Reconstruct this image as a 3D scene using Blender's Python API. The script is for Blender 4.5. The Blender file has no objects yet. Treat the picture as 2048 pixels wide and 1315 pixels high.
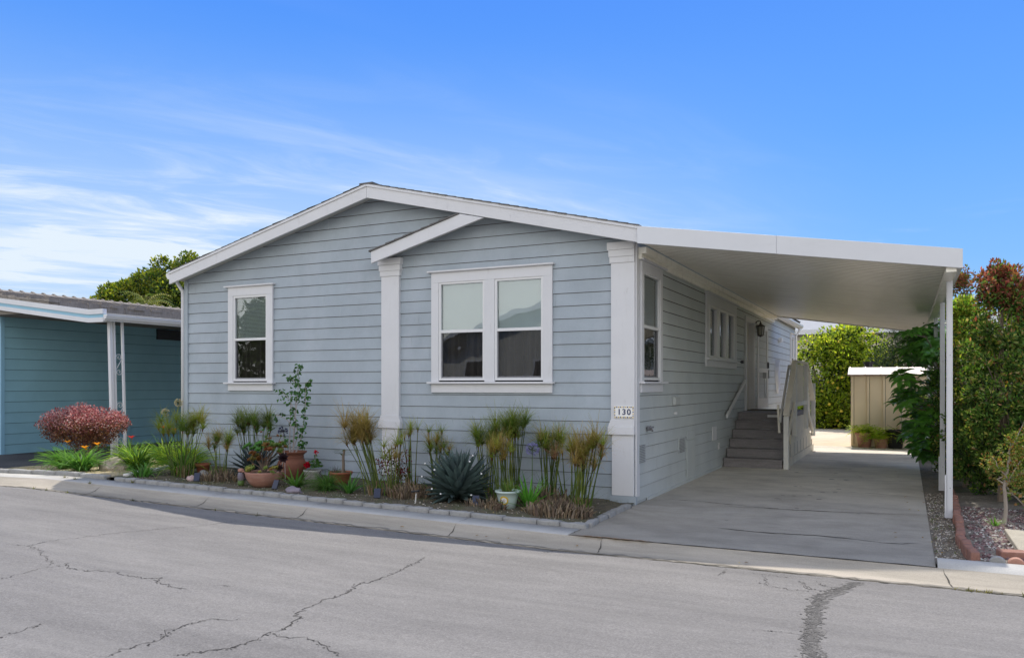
SUN_E = 4.6; SKY_S = .15; CLOUD = .95
N_HOR = (.40,.66,1.0); N_LOW = (.205,.50,1.0); N_MID = (.115,.385,1.0); N_TOP = (.060,.275,.98); ZEN = (.86,.90,1.0)
SOUTH_FILL = (1.97,1.94,1.86)  # sky behind the camera, brightened as added fill for the shaded front
ROAD_CRACKS = [(0.012, [(-0.88, -3.69), (-0.81, -4.05), (-0.75, -4.39), (-0.71, -4.7), (-0.75, -4.85), (-0.75, -4.98), (-0.68, -5.08), (-0.66, -5.19), (-0.66, -5.43), (-0.63, -5.66), (-0.61, -5.78), (-0.49, -5.9), (-0.44, -6.05), (-0.4, -6.17), (-0.42, -6.25), (-0.4, -6.36), (-0.4, -6.51), (-0.41, -6.59), (-0.47, -6.68), (-0.52, -6.77), (-0.59, -6.85)]), (0.009, [(-0.42, -6.25), (-0.29, -6.26), (-0.15, -6.22), (-0.04, -6.25), (0.1, -6.32), (0.24, -6.38)]), (0.009, [(-0.81, -6.08), (-0.84, -6.15), (-0.98, -6.22), (-0.98, -6.35), (-0.98, -6.46), (-0.96, -6.57), (-0.89, -6.66), (-0.88, -6.79), (-0.92, -6.9), (-0.9, -7.05)]), (0.011, [(-3.27, -5.63), (-3.1, -5.73), (-2.88, -5.71), (-2.65, -5.62), (-2.44, -5.64), (-2.22, -5.64), (-2.19, -5.57), (-2.09, -5.7), (-1.93, -5.72), (-1.69, -5.74)]), (0.006, [(-3.16, -6.25), (-3.21, -6.05), (-3.26, -5.84), (-3.21, -5.67)]), (0.008, [(-3.79, -3.16), (-3.87, -3.66), (-4.07, -4.07), (-4.22, -4.54), (-4.27, -4.93), (-4.32, -5.06), (-4.24, -5.33), (-3.97, -5.4), (-3.71, -5.53), (-3.28, -5.75)]), (0.007, [(-4.47, -5.39), (-4.36, -5.37), (-4.24, -5.33)]), (0.007, [(-1.74, -7.12), (-1.76, -7.03), (-1.76, -6.9), (-1.77, -6.78)]), (0.005, [(-1.72, -5.59), (-1.63, -5.52), (-1.49, -5.48)]), (0.006, [(2.26, -4.69), (2.43, -4.65), (2.59, -4.64), (2.68, -4.5)]), (0.009, [(1.71, -2.76), (1.72, -2.95), (1.7, -3.14)]), (0.008, [(-0.04, -2.87), (0.01, -2.74), (0.04, -2.61)]), (0.007, [(1.85, -2.83), (2.04, -2.86), (2.28, -2.9)]), (0.008, [(2.06, -3.2), (2.16, -3.3), (2.35, -3.36), (2.55, -3.32)]), (0.007, [(2.38, -3.1), (2.45, -3.27), (2.55, -3.28), (2.67, -3.1)]), (0.006, [(2.04, -2.9), (2.09, -3.1), (2.16, -3.27)]), (0.006, [(2.36, -2.98), (2.44, -3.19), (2.56, -3.3)]), (0.006, [(2.46, -2.88), (2.56, -3.09), (2.66, -3.17)])]
BROKEN = [(2.79, -2.78), (2.75, -2.91), (2.67, -3.24), (2.57, -3.45), (2.56, -3.73), (2.57, -3.96), (2.59, -4.26), (2.59, -4.5), (2.62, -4.7), (2.63, -4.86), (2.66, -5.04), (2.68, -5.17)]
DRIVE_CRACKS = [[(1.26, -1.26), (1.62, -1.32), (1.98, -1.36), (2.31, -1.26), (2.72, -1.33), (2.96, -1.39), (3.11, -1.37), (3.36, -1.2)], [(1.11, 0.34), (1.74, 0.41), (2.34, 0.47), (3.29, 0.64)], [(2.18, 2.55), (2.65, 2.53), (3.28, 2.38)], [(2.14, 4.15), (2.83, 4.25), (3.34, 4.37)], [(0.17, 0.68), (0.74, 0.63), (1.43, 0.45), (1.88, 0.41), (2.55, 0.48)], [(1.34, -1.3), (1.8, -1.34), (2.28, -1.28), (2.65, -1.28)]]
import bpy, math, random
from math import sin, cos, pi, radians, sqrt, atan2
from mathutils import Vector, Matrix, noise
scene = bpy.context.scene
COL = scene.collection
rnd = random.Random(7)

# ------------------------------------------------------------------ objects
def tag(o, label=None, cat=None, group=None, kind=None):
    if label: o['label'] = label
    if cat: o['category'] = cat
    if group: o['group'] = group
    if kind: o['kind'] = kind
    return o

def thing(name, label, cat, loc=(0, 0, 0), rz=0.0, group=None):
    o = bpy.data.objects.new(name, None)
    o.empty_display_size = .1
    COL.objects.link(o)
    o.location = loc
    o.rotation_euler = (0, 0, rz)
    tag(o, label, cat, group)
    return o

class MB:
    """collects faces, builds ONE mesh object"""
    def __init__(s):
        s.v = []; s.f = []; s.c = []; s.m = []; s.cur = None; s.mi = 0
    def face(s, pts, col=None):
        n = len(s.v)
        s.v.extend([tuple(p) for p in pts]); s.f.append(tuple(range(n, n + len(pts))))
        s.c.append(col or s.cur); s.m.append(s.mi)
    def mesh(s, vs, fs, col=None):
        n = len(s.v)
        s.v.extend([tuple(p) for p in vs])
        for f in fs:
            s.f.append(tuple(i + n for i in f)); s.c.append(col or s.cur); s.m.append(s.mi)
    def box(s, x0, x1, y0, y1, z0, z1):
        s.mesh([(x0,y0,z0),(x1,y0,z0),(x1,y1,z0),(x0,y1,z0),(x0,y0,z1),(x1,y0,z1),(x1,y1,z1),(x0,y1,z1)],
               [(0,3,2,1),(4,5,6,7),(0,1,5,4),(1,2,6,5),(2,3,7,6),(3,0,4,7)])
    def bar(s, a, b, w, h, up=(0, 0, 1)):
        a = Vector(a); b = Vector(b); d = (b - a).normalized(); up = Vector(up)
        if abs(d.dot(up)) > .98: up = Vector((0, 1, 0))
        r = d.cross(up).normalized(); u = r.cross(d)
        vs = []
        for p in (a, b):
            for i, j in ((-1,-1),(1,-1),(1,1),(-1,1)): vs.append(p + r*(i*w/2) + u*(j*h/2))
        s.mesh(vs, [(0,1,2,3),(7,6,5,4),(0,4,5,1),(1,5,6,2),(2,6,7,3),(3,7,4,0)])
    def tube(s, pts, r, n=6, col=None, cap=True):
        pts = [Vector(p) for p in pts]
        if not hasattr(r, '__len__'): r = [r]*len(pts)
        base = len(s.v); ref = None
        for i, p in enumerate(pts):
            d = (pts[min(i+1, len(pts)-1)] - pts[max(i-1, 0)])
            d = d.normalized() if d.length > 1e-9 else Vector((0,0,1))
            if ref is None:
                ref = Vector((1, 0, 0)) if abs(d.x) < .9 else Vector((0, 1, 0))
            e = (ref - d*ref.dot(d))
            e = e.normalized() if e.length > 1e-6 else d.orthogonal().normalized()
            ref = e; g_ = d.cross(e)
            for k in range(n):
                t = 2*pi*k/n
                s.v.append(tuple(p + e*(cos(t)*r[i]) + g_*(sin(t)*r[i])))
        for i in range(len(pts)-1):
            for k in range(n):
                a = base + i*n + k; b = base + i*n + (k+1) % n
                s.f.append((a, b, b+n, a+n)); s.c.append(col or s.cur); s.m.append(s.mi)
        if cap:
            s.f.append(tuple(base+k for k in range(n))[::-1]); s.c.append(col or s.cur); s.m.append(s.mi)
            s.f.append(tuple(base+(len(pts)-1)*n+k for k in range(n))); s.c.append(col or s.cur); s.m.append(s.mi)
    def lathe(s, prof, c=(0, 0, 0), n=28, wob=0):
        base = len(s.v)
        for i, (r, z) in enumerate(prof):
            for k in range(n):
                t = 2*pi*k/n
                rr = r*(1 + wob*noise.noise((cos(t)*2, sin(t)*2, z*9)))
                s.v.append((c[0]+rr*cos(t), c[1]+rr*sin(t), c[2]+z))
        for i in range(len(prof)-1):
            for k in range(n):
                a = base+i*n+k; b = base+i*n+(k+1) % n
                s.f.append((a, b, b+n, a+n)); s.c.append(s.cur); s.m.append(s.mi)
    def prism(s, poly, axis, a, b):
        """poly list of 2D, extruded along axis from a to b"""
        def P(q, t):
            return {'x': (t, q[0], q[1]), 'y': (q[0], t, q[1]), 'z': (q[0], q[1], t)}[axis]
        n = len(poly)
        s.mesh([P(q, a) for q in poly]+[P(q, b) for q in poly],
               [tuple(range(n))[::-1], tuple(range(n, 2*n))]+[(i, (i+1) % n, n+(i+1) % n, n+i) for i in range(n)])
    def blob(s, c, r, n=2, amp=.15, fr=2.0, seed=0, flat=0):
        import bmesh
        bm = bmesh.new(); bmesh.ops.create_icosphere(bm, subdivisions=n, radius=1)
        vs = []
        for v in bm.verts:
            q = v.co.copy(); k = 1+amp*noise.noise(q*fr+Vector((seed*3.1, seed, 0)))
            q = Vector((q.x*r[0]*k, q.y*r[1]*k, q.z*r[2]*k))
            vs.append((c[0]+q.x, c[1]+q.y, c[2]+max(q.z, -r[2]*.6)))
        fs = [tuple(v.index for v in f.verts) for f in bm.faces]; bm.free()
        s.mesh(vs, fs)
    def build(s, name, mats, parent=None, smooth=False, bevel=0, local=None):
        me = bpy.data.meshes.new(name)
        vs = s.v
        if local is not None:
            vs = [(a-local[0], b-local[1], c-local[2]) for a, b, c in vs]
        me.from_pydata(vs, [], s.f)
        if not isinstance(mats, (list, tuple)): mats = [mats]
        for m in mats: me.materials.append(m)
        if any(s.m): me.polygons.foreach_set('material_index', s.m)
        if any(c is not None for c in s.c):
            at = me.color_attributes.new('Col', 'FLOAT_COLOR', 'CORNER')
            buf = []
            for f, c in zip(s.f, s.c):
                c = c or (.5, .5, .5)
                buf.extend((c[0], c[1], c[2], 1.0)*len(f))
            at.data.foreach_set('color', buf)
        if smooth: me.polygons.foreach_set('use_smooth', [True]*len(me.polygons))
        me.update()
        o = bpy.data.objects.new(name, me); COL.objects.link(o)
        if parent is not None: o.parent = parent
        if bevel:
            b = o.modifiers.new('b', 'BEVEL'); b.width = bevel; b.segments = 2; b.limit_method = 'ANGLE'
        return o

# ------------------------------------------------------------------ materials
def nt(name):
    m = bpy.data.materials.new(name); m.use_nodes = True
    t = m.node_tree; t.nodes.clear()
    out = t.nodes.new('ShaderNodeOutputMaterial')
    return m, t, out
def N(t, typ, **kw):
    n = t.nodes.new(typ)
    for k, v in kw.items():
        if k.startswith('i_'): n.inputs[k[2:].replace('_', ' ')].default_value = v
        else: setattr(n, k, v)
    return n
def noise_fac(t, scale, detail=6, rough=.6, stretch=(1,1,1), coord='Object', rot=(0,0,0)):
    tc = N(t, 'ShaderNodeTexCoord'); mp = N(t, 'ShaderNodeMapping')
    mp.inputs['Scale'].default_value = stretch; mp.inputs['Rotation'].default_value = rot
    t.links.new(tc.outputs[coord], mp.inputs['Vector'])
    n = N(t, 'ShaderNodeTexNoise'); n.inputs['Scale'].default_value = scale
    n.inputs['Detail'].default_value = detail; n.inputs['Roughness'].default_value = rough
    t.links.new(mp.outputs[0], n.inputs['Vector'])
    return n.outputs['Fac']
def ramp(t, fac, stops):
    r = N(t, 'ShaderNodeValToRGB'); e = r.color_ramp.elements
    while len(e) < len(stops): e.new(.5)
    for el, (p, c) in zip(e, stops):
        el.position = p; el.color = (*c, 1) if len(c) == 3 else c
    t.links.new(fac, r.inputs['Fac']); return r.outputs['Color']
def sc(c, k): return tuple(min(1, x*k) for x in c)
def mixc(t, a, b, fac, mode='MIX'):
    m = N(t, 'ShaderNodeMix', data_type='RGBA', blend_type=mode)
    for s_, v in ((6, a), (7, b)):
        if hasattr(v, 'links') or hasattr(v, 'is_linked'): t.links.new(v, m.inputs[s_])
        else: m.inputs[s_].default_value = (*v, 1)
    if hasattr(fac, 'is_linked'): t.links.new(fac, m.inputs[0])
    else: m.inputs[0].default_value = fac
    return m.outputs[2]
def mat(name, col, rough=.6, var=.12, scale=3, stretch=(1,1,1), bump=.0, bscale=40, bstretch=None,
        metal=0, spec=.5, layers=(), fine=None, coord='Object', rot=(0,0,0)):
    """layers: (scale, lo, hi, colour, amount, stretch) stains over the base"""
    m, t, out = nt(name)
    p = N(t, 'ShaderNodeBsdfPrincipled'); t.links.new(p.outputs[0], out.inputs[0])
    f = noise_fac(t, scale, 5, .6, stretch, coord, rot)
    c = ramp(t, f, [(.28, sc(col, 1-var)), (.72, sc(col, 1+var))])
    if fine:
        ff = noise_fac(t, fine[0], 3, .7, (1,1,1), coord)
        c = mixc(t, c, ramp(t, ff, [(.3, (1-fine[1],)*3), (.7, (1+fine[1],)*3)]), 1.0, 'MULTIPLY')
    for (ls, lo, hi, lc, am, st) in layers:
        lf = noise_fac(t, ls, 7, .65, st, coord, rot)
        k = ramp(t, lf, [(lo, (0, 0, 0)), (hi, (am, am, am))])
        c = mixc(t, c, lc, k)
    t.links.new(c, p.inputs['Base Color'])
    p.inputs['Roughness'].default_value = rough; p.inputs['Metallic'].default_value = metal
    p.inputs['Specular IOR Level'].default_value = spec
    if bump:
        bf = noise_fac(t, bscale, 4, .65, bstretch or stretch, coord, rot)
        b = N(t, 'ShaderNodeBump'); b.inputs['Strength'].default_value = bump; b.inputs['Distance'].default_value = .01
        t.links.new(bf, b.inputs['Height']); t.links.new(b.outputs[0], p.inputs['Normal'])
    return m
def leafmat(name, transl=.45, rough=.45, gloss=.25, tint=(1.5,1.45,.7)):
    m, t, out = nt(name)
    a = N(t, 'ShaderNodeAttribute', attribute_name='Col')
    p = N(t, 'ShaderNodeBsdfPrincipled'); p.inputs['Roughness'].default_value = rough
    p.inputs['Specular IOR Level'].default_value = gloss
    f = noise_fac(t, 9, 3, .6)
    c = mixc(t, a.outputs['Color'], ramp(t, f, [(.25, (.72,)*3), (.75, (1.25,)*3)]), 1.0, 'MULTIPLY')
    t.links.new(c, p.inputs['Base Color'])
    tr = N(t, 'ShaderNodeBsdfTranslucent')
    c2 = mixc(t, c, tint, 1.0, 'MULTIPLY')
    t.links.new(c2, tr.inputs['Color'])
    mx = N(t, 'ShaderNodeMixShader'); mx.inputs[0].default_value = transl
    t.links.new(p.outputs[0], mx.inputs[1]); t.links.new(tr.outputs[0], mx.inputs[2])
    t.links.new(mx.outputs[0], out.inputs[0])
    return m

M = {}
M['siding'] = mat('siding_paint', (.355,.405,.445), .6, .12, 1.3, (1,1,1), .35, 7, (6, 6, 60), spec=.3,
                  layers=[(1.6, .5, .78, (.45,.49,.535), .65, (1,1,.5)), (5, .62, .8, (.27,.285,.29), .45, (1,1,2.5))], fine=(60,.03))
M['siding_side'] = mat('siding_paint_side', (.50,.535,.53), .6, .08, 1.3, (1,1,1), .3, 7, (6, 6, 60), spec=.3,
                  layers=[(1.6, .5, .8, (.64,.65,.61), .35, (1,1,.5))], fine=(60,.03))  # house siding colour lightened to make up for the shade under the carport
M['lip'] = mat('siding_shadow_gap', (.085,.07,.06), .9, .1, 3)
M['trim'] = mat('white_trim_paint', (.655,.655,.665), .5, .03, 2, (1,1,1), .35, 10, (14, 14, 14), spec=.3,
                layers=[(14, .62, .78, (.44,.43,.43), .45, (1,1,.3)), (3, .55, .8, (.57,.58,.61), .4, (1,1,1)), (5, .60, .82, (.46,.45,.42), .35, (2.5,2.5,.25))])
M['vinyl'] = mat('white_vinyl', (.70,.70,.70), .35, .02, 4, spec=.4)
M['soffit'] = mat('soffit_paint', (.55,.55,.53), .7, .08, 2)
M['shingle'] = mat('roof_shingle', (.13,.125,.12), .9, .3, 14, (1,3,1), .8, 40)
M['alu'] = mat('white_aluminium', (.62,.63,.65), .38, .04, 1.5, spec=.5, layers=[(3, .56, .8, (.47,.48,.49), .4, (.5,.5,3)), (9, .64, .8, (.42,.41,.39), .35, (2,2,.3))])
M['ceil'] = mat('carport_pan', (.93,.90,.80), .34, .06, .8, (3,.6,1), spec=.5, layers=[(2.2, .5, .75, (.50,.46,.38), .5, (.6,3,1))])
M['groove'] = mat('carport_groove', (.52,.48,.40), .5, .05, 2)
M['darkroom'] = mat('dark_interior', (.035,.033,.032), .9, .2, 2)
M['curtain'] = mat('curtain_cloth', (.15,.14,.135), .9, .2, 3)
M['blind'] = mat('blind_slats', (.88,.90,.90), .5, .03, 3)
M['screen'] = mat('insect_screen', (.03,.03,.03), .9, .1, 30)
M['gasket'] = mat('window_gasket', (.20,.20,.21), .5, .1, 30)
M['black'] = mat('black_metal', (.02,.02,.022), .4, .2, 20)
M['bluegrey'] = mat('pale_fixture_grey', (.45,.47,.46), .5, .05, 20)
M['door'] = mat('door_paint', (.52,.50,.45), .5, .04, 3)
M['step'] = mat('composite_step', (.23,.215,.22), .7, .15, 4, (1,8,8), .3, 20, fine=(40,.12))
M['railp'] = mat('rail_paint', (.76,.71,.61), .6, .07, 4, (1,1,1), .3, 20, layers=[(7, .6, .75, (.40,.36,.30), .5, (1,1,.4))])
M['railw'] = mat('rail_paint_white', (.72,.71,.68), .6, .06, 5, (1,1,1), .3, 20, layers=[(9, .6, .75, (.45,.42,.38), .4, (1,1,.4))])
M['porchside'] = mat('porch_side_board', (.70,.63,.50), .7, .1, 3, (1,1,1), .4, 25, layers=[(4, .55, .75, (.38,.33,.26), .5, (1,1,.6))])
M['porchside2'] = mat('shed_groove', (.30,.25,.17), .6, .1, 2)
M['glasslamp'] = mat('lamp_glass', (.35,.35,.32), .15, .1, 9)
M['blue'] = mat('blue_siding_paint', (.245,.45,.53), .55, .08, 1.2, (1,1,1), .3, 7, (6,6,60), spec=.3, fine=(50,.03))
M['bluefascia'] = mat('light_blue_paint', (.25,.47,.60), .5, .05, 2)
M['lipblue'] = mat('blue_shadow_gap', (.035,.07,.09), .9, .1, 3)
M['shake'] = mat('weathered_shake', (.25,.22,.19), .85, .25, 1.5, (1,3,1), .9, 30, (1,10,1),
                 layers=[(9, .5, .7, (.12,.105,.09), .75, (1,6,1)), (4, .55, .75, (.42,.39,.36), .5, (1,5,1))])
M['awn'] = mat('ribbed_awning', (.36,.36,.36), .4, .05, 2)
M['shed'] = mat('shed_panel', (.86,.73,.53), .5, .05, 1.2, spec=.35, layers=[(2.5, .55, .8, (.50,.41,.28), .4, (1,1,.3))])
M['shedroof'] = mat('shed_roof_panel', (.33,.245,.21), .5, .08, 2)
M['terra'] = mat('terracotta', (.22,.085,.048), .8, .18, 6, (1,1,2), .5, 30, layers=[(8, .5, .75, (.16,.07,.045), .6, (1,1,1)), (5, .6, .8, (.42,.26,.18), .5, (1,1,1))])
M['terra2'] = mat('pale_terracotta', (.35,.17,.12), .8, .15, 6, (1,1,3), .5, 30, layers=[(5, .5, .8, (.50,.36,.30), .6, (1,1,4))])
M['terra3'] = mat('orange_terracotta', (.33,.11,.055), .75, .1, 6, (1,1,1), .2, 30)
M['potgreen'] = mat('pale_green_glaze', (.50,.60,.55), .3, .04, 6)
M['potblack'] = mat('black_plastic', (.02,.02,.022), .45, .2, 8)
M['potwhite'] = mat('rough_white_pot', (.42,.41,.38), .8, .2, 30, bump=.5, bscale=60)
M['soil'] = mat('dark_soil', (.10,.085,.055), .95, .35, 8, bump=1.0, bscale=60, layers=[(3, .48, .62, (.07,.085,.03), .8, (1,1,1)), (40, .55, .7, (.24,.20,.14), .7, (1,1,1))])
M['straw'] = mat('dry_straw_ground', (.40,.33,.20), .95, .3, 8, bump=1.0, bscale=60, layers=[(4, .5, .65, (.12,.13,.05), .6, (1,1,1)), (50, .5, .7, (.5,.44,.33), .6, (1,1,1))])
M['strip'] = mat('gravelly_soil', (.20,.175,.14), .95, .3, 6, bump=1.0, bscale=90, layers=[(3, .52, .66, (.10,.085,.06), .7, (1,1,1)), (60, .55, .65, (.42,.39,.34), .8, (1,1,1))])
M['bark'] = mat('bark', (.20,.155,.115), .9, .25, 10, (1,1,.3), .8, 40)
M['palebark'] = mat('pale_bark', (.33,.28,.23), .9, .2, 14, (1,1,.3), .6, 40)
M['greystem'] = mat('grey_twig', (.35,.32,.30), .9, .2, 20)
M['stone'] = mat('edging_stone', (.33,.325,.31), .9, .18, 5, bump=1.0, bscale=45, layers=[(9, .5, .7, (.27,.26,.24), .7, (1,1,1)), (5, .6, .75, (.16,.17,.12), .5, (1,1,1))])
M['kerbw'] = mat('white_concrete', (.62,.60,.56), .85, .1, 6, bump=.6, bscale=50)
M['pink'] = mat('pink_rock', (.45,.33,.31), .9, .2, 9, bump=.8, bscale=30)
M['mauve'] = mat('mauve_rock', (.22,.19,.22), .9, .2, 9, bump=.8, bscale=30)
M['boulder'] = mat('tan_boulder', (.40,.34,.27), .9, .25, 6, bump=1, bscale=25, layers=[(4, .5, .7, (.22,.18,.15), .6, (1,1,1))])
M['brick'] = mat('red_brick', (.30,.15,.11), .9, .2, 9, bump=1, bscale=50, layers=[(12, .55, .72, (.36,.28,.24), .6, (1,1,1))])
M['scallop'] = mat('terracotta_scallop', (.42,.22,.16), .85, .15, 9, bump=.5, bscale=50)
M['paver'] = mat('aggregate_paver', (.42,.38,.30), .9, .12, 5, bump=1, bscale=120, fine=(140,.35))
M['solar'] = mat('solar_cell', (.02,.025,.05), .15, .2, 8)
M['plant'] = leafmat('leaf', .42, .45, .3)
M['pinkleaf'] = leafmat('burgundy_leaf', .3, .35, .5, (1.4,1.0,.95))
M['sunleaf'] = leafmat('sun_leaf', .6, .4, .4)
M['glossleaf'] = leafmat('glossy_leaf', .28, .28, .45)
M['blade'] = leafmat('blade', .38, .5, .2)
M['petal'] = leafmat('petal', .45, .6, .1)
M['succ'] = leafmat('succulent', .06, .5, .3)
M['dry'] = leafmat('dry_stalk', .1, .9, .05)
M['cream'] = mat('cream_wall', (.62,.56,.45), .7, .06, 2)
M['oppwall'] = mat('pale_house_wall', (.55,.53,.48), .7, .06, 2)
M['greyroof'] = mat('grey_roof', (.25,.26,.28), .8, .15, 4)
M['ink'] = mat('navy_ink', (.02,.035,.11), .4, .05, 9)
M['yellow'] = mat('yellow_glaze', (.62,.42,.05), .4, .05, 9)
M['tile'] = mat('white_tile', (.86,.85,.82), .25, .02, 9)
M['crack2'] = mat('worn_crack', (.10,.095,.088), .95, .35, 20)
M['patch'] = mat('broken_asphalt', (.15,.142,.132), .95, .3, 30, bump=1, bscale=60)
M['oil'] = mat('oil_drip', (.19,.175,.155), .6, .2, 9)
M['grime'] = mat('gutter_grime', (.23,.21,.175), .95, .35, 9)
M['crack'] = mat('crack_fill', (.055,.05,.045), .95, .3, 20)
M['joint'] = mat('joint_dirt', (.06,.055,.045), .95, .3, 12)
M['rust'] = mat('orange_moss', (.22,.12,.05), .95, .5, 14)

def ground_mat(name, base, dirt, light, rough=.85, streak=(1,1,1), sc1=.5, fine=.12, rot=(0,0,0), spot=(.05,.05,.05), bump=.35, stain=None, agg=0, mott=.12, front=False):
    m, t, out = nt(name)
    p = N(t, 'ShaderNodeBsdfPrincipled'); t.links.new(p.outputs[0], out.inputs[0])
    c = ramp(t, noise_fac(t, sc1, 6, .6, streak, 'Object', rot), [(.3, dirt), (.5, base), (.72, light)])
    c = mixc(t, c, ramp(t, noise_fac(t, 90, 3, .8), [(.3, (1-fine,)*3), (.7, (1+fine,)*3)]), 1.0, 'MULTIPLY')
    c = mixc(t, c, ramp(t, noise_fac(t, 3.1, 8, .7, streak, 'Object', rot), [(.35, (1-mott,)*3), (.65, (1+mott*.6,)*3)]), 1.0, 'MULTIPLY')
    if agg:      # coarse aggregate showing through
        v = N(t, 'ShaderNodeTexVoronoi'); v.inputs['Scale'].default_value = 120
        tc = N(t, 'ShaderNodeTexCoord'); t.links.new(tc.outputs['Object'], v.inputs['Vector'])
        hs = N(t, 'ShaderNodeSeparateColor'); t.links.new(v.outputs['Color'], hs.inputs[0])
        c = mixc(t, c, ramp(t, hs.outputs[0], [(0, (1-agg,)*3), (.5, (1,)*3), (1, (1+agg,)*3)]), 1.0, 'MULTIPLY')
        c = mixc(t, c, ramp(t, noise_fac(t, 30, 5, .8), [(.36, (1-agg*.6,)*3), (.6, (1.03,)*3)]), 1.0, 'MULTIPLY')
    k = ramp(t, noise_fac(t, 17, 4, .75), [(.70, (0,0,0)), (.78, (.7,.7,.7))])
    c = mixc(t, c, spot, k)
    if stain:
        for (s_, lo, hi, col_, am, st_) in stain:
            k = ramp(t, noise_fac(t, s_, 6, .65, st_), [(lo, (0,0,0)), (hi, (am,)*3)])
            c = mixc(t, c, col_, k)
    if front:    # lighting put into the colour: darker towards the road, lighter under the carport
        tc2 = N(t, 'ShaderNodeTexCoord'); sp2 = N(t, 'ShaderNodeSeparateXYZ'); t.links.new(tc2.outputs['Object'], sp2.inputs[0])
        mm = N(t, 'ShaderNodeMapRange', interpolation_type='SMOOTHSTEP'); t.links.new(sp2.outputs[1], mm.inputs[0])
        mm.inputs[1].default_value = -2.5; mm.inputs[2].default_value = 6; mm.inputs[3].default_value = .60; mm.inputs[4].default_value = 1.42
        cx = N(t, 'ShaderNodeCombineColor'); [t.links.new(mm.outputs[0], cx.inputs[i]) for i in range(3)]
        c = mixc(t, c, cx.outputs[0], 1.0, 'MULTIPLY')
    t.links.new(c, p.inputs['Base Color']); p.inputs['Roughness'].default_value = rough
    p.inputs['Specular IOR Level'].default_value = .3
    b = N(t, 'ShaderNodeBump'); b.inputs['Strength'].default_value = bump; b.inputs['Distance'].default_value = .008
    t.links.new(noise_fac(t, 110, 4, .75), b.inputs['Height']); t.links.new(b.outputs[0], p.inputs['Normal'])
    return m
M['road'] = ground_mat('worn_asphalt', (.195,.186,.178), (.165,.157,.151), (.222,.211,.20), .85, (.35,1.6,1), .7, .13, spot=(.15,.145,.14), agg=.18, bump=.5, mott=.12, stain=[(1.0, .50, .72, (.25,.24,.225), .5, (.12,2.2,1)), (1.1, .60, .78, (.15,.145,.14), .45, (.3,1.8,1)), (5, .66, .76, (.30,.285,.26), .35, (1,1,1)), (2.2, .70, .78, (.11,.105,.10), .5, (1,1,1))])
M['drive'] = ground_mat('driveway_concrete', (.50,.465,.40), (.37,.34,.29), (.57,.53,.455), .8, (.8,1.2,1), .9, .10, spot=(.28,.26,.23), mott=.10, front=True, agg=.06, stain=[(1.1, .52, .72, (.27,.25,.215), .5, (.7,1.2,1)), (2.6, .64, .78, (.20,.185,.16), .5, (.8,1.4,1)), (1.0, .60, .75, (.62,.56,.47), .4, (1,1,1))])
M['yard'] = ground_mat('rear_concrete', (.68,.57,.43), (.54,.45,.33), (.74,.64,.51), .85, (1,1,1), .5, .1, spot=(.3,.25,.2))
M['kerb'] = ground_mat('kerb_concrete', (.46,.45,.42), (.37,.355,.33), (.52,.505,.475), .85, (.6,1.5,1), 1.5, .10, spot=(.32,.31,.28))
M['gutter'] = ground_mat('gutter_concrete', (.38,.34,.275), (.28,.25,.205), (.46,.405,.33), .85, (.35,3,1), 1.5, .12, spot=(.22,.21,.19))
M['blacktop'] = ground_mat('black_asphalt', (.055,.055,.058), (.04,.04,.042), (.075,.073,.072), .8, (1,1,1), 1, .2)
M['earth'] = ground_mat('earth', (.16,.14,.10), (.10,.09,.06), (.22,.2,.15), .95, (1,1,1), .3, .3)

def glassmat(name, tint, refl, wav=.02, wsc=2.2):
    m, t, out = nt(name)
    tr = N(t, 'ShaderNodeBsdfTransparent'); tr.inputs['Color'].default_value = (*tint, 1)
    g_ = N(t, 'ShaderNodeBsdfGlossy'); g_.inputs['Roughness'].default_value = .012
    g_.inputs['Color'].default_value = (.92,.97,1,1)
    f = N(t, 'ShaderNodeFresnel'); f.inputs['IOR'].default_value = refl
    b = N(t, 'ShaderNodeBump'); b.inputs['Strength'].default_value = 1; b.inputs['Distance'].default_value = wav
    t.links.new(noise_fac(t, wsc, 1, .4), b.inputs['Height']); t.links.new(b.outputs[0], g_.inputs['Normal'])
    mx = N(t, 'ShaderNodeMixShader'); t.links.new(f.outputs[0], mx.inputs[0])
    t.links.new(tr.outputs[0], mx.inputs[1]); t.links.new(g_.outputs[0], mx.inputs[2]); t.links.new(mx.outputs[0], out.inputs[0])
    return m
M['glass'] = glassmat('window_glass', (.88,.96,.97), 2.2, .004, 1.8)
M['glasslow'] = glassmat('window_glass_low', (.62,.62,.62), 1.75, .006, 2.0)
# ------------------------------------------------------------------ terrain heights
def g(x):
    if x > 0: return 0.0
    if x > -8.5: return -.018*x
    return .153-.073*min(1, (-8.5-x)/3.5)
def road_z(x, y): return g(x)-.1+.025*min(max(-2.7-y, 0), 4)
XS = [-120,-60,-30,-14,-12,-10.5,-8.5,-7,-5.5,-4,-2.5,-1,0,1.5,3.4,6,12,30,60,120]
def sheet(name, m, xs, ys, zf, kind='structure', parent=None):
    b = MB(); nx, ny = len(xs), len(ys)
    vs = [(x, y, zf(x, y)) for y in ys for x in xs]
    fs = [(j*nx+i, j*nx+i+1, (j+1)*nx+i+1, (j+1)*nx+i) for j in range(ny-1) for i in range(nx-1)]
    b.mesh(vs, fs)
    o = b.build(name, m, parent, smooth=False)
    if kind: tag(o, kind=kind)
    return o
def rng(a, b, n): return [a+(b-a)*i/n for i in range(n+1)]
sheet('ground', M['earth'], [-700,-300]+XS+[300,700], [-700,-200,-60,-14,-6.7,-2.7,0,20,60,200,700], lambda x, y: g(x)-.2)
sheet('road', M['road'], XS, [-14.5,-10,-6.7,-5.5,-4,-2.7], road_z)
def kx(a, b): return [a]+[x for x in XS if a < x < b]+[b]
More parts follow.
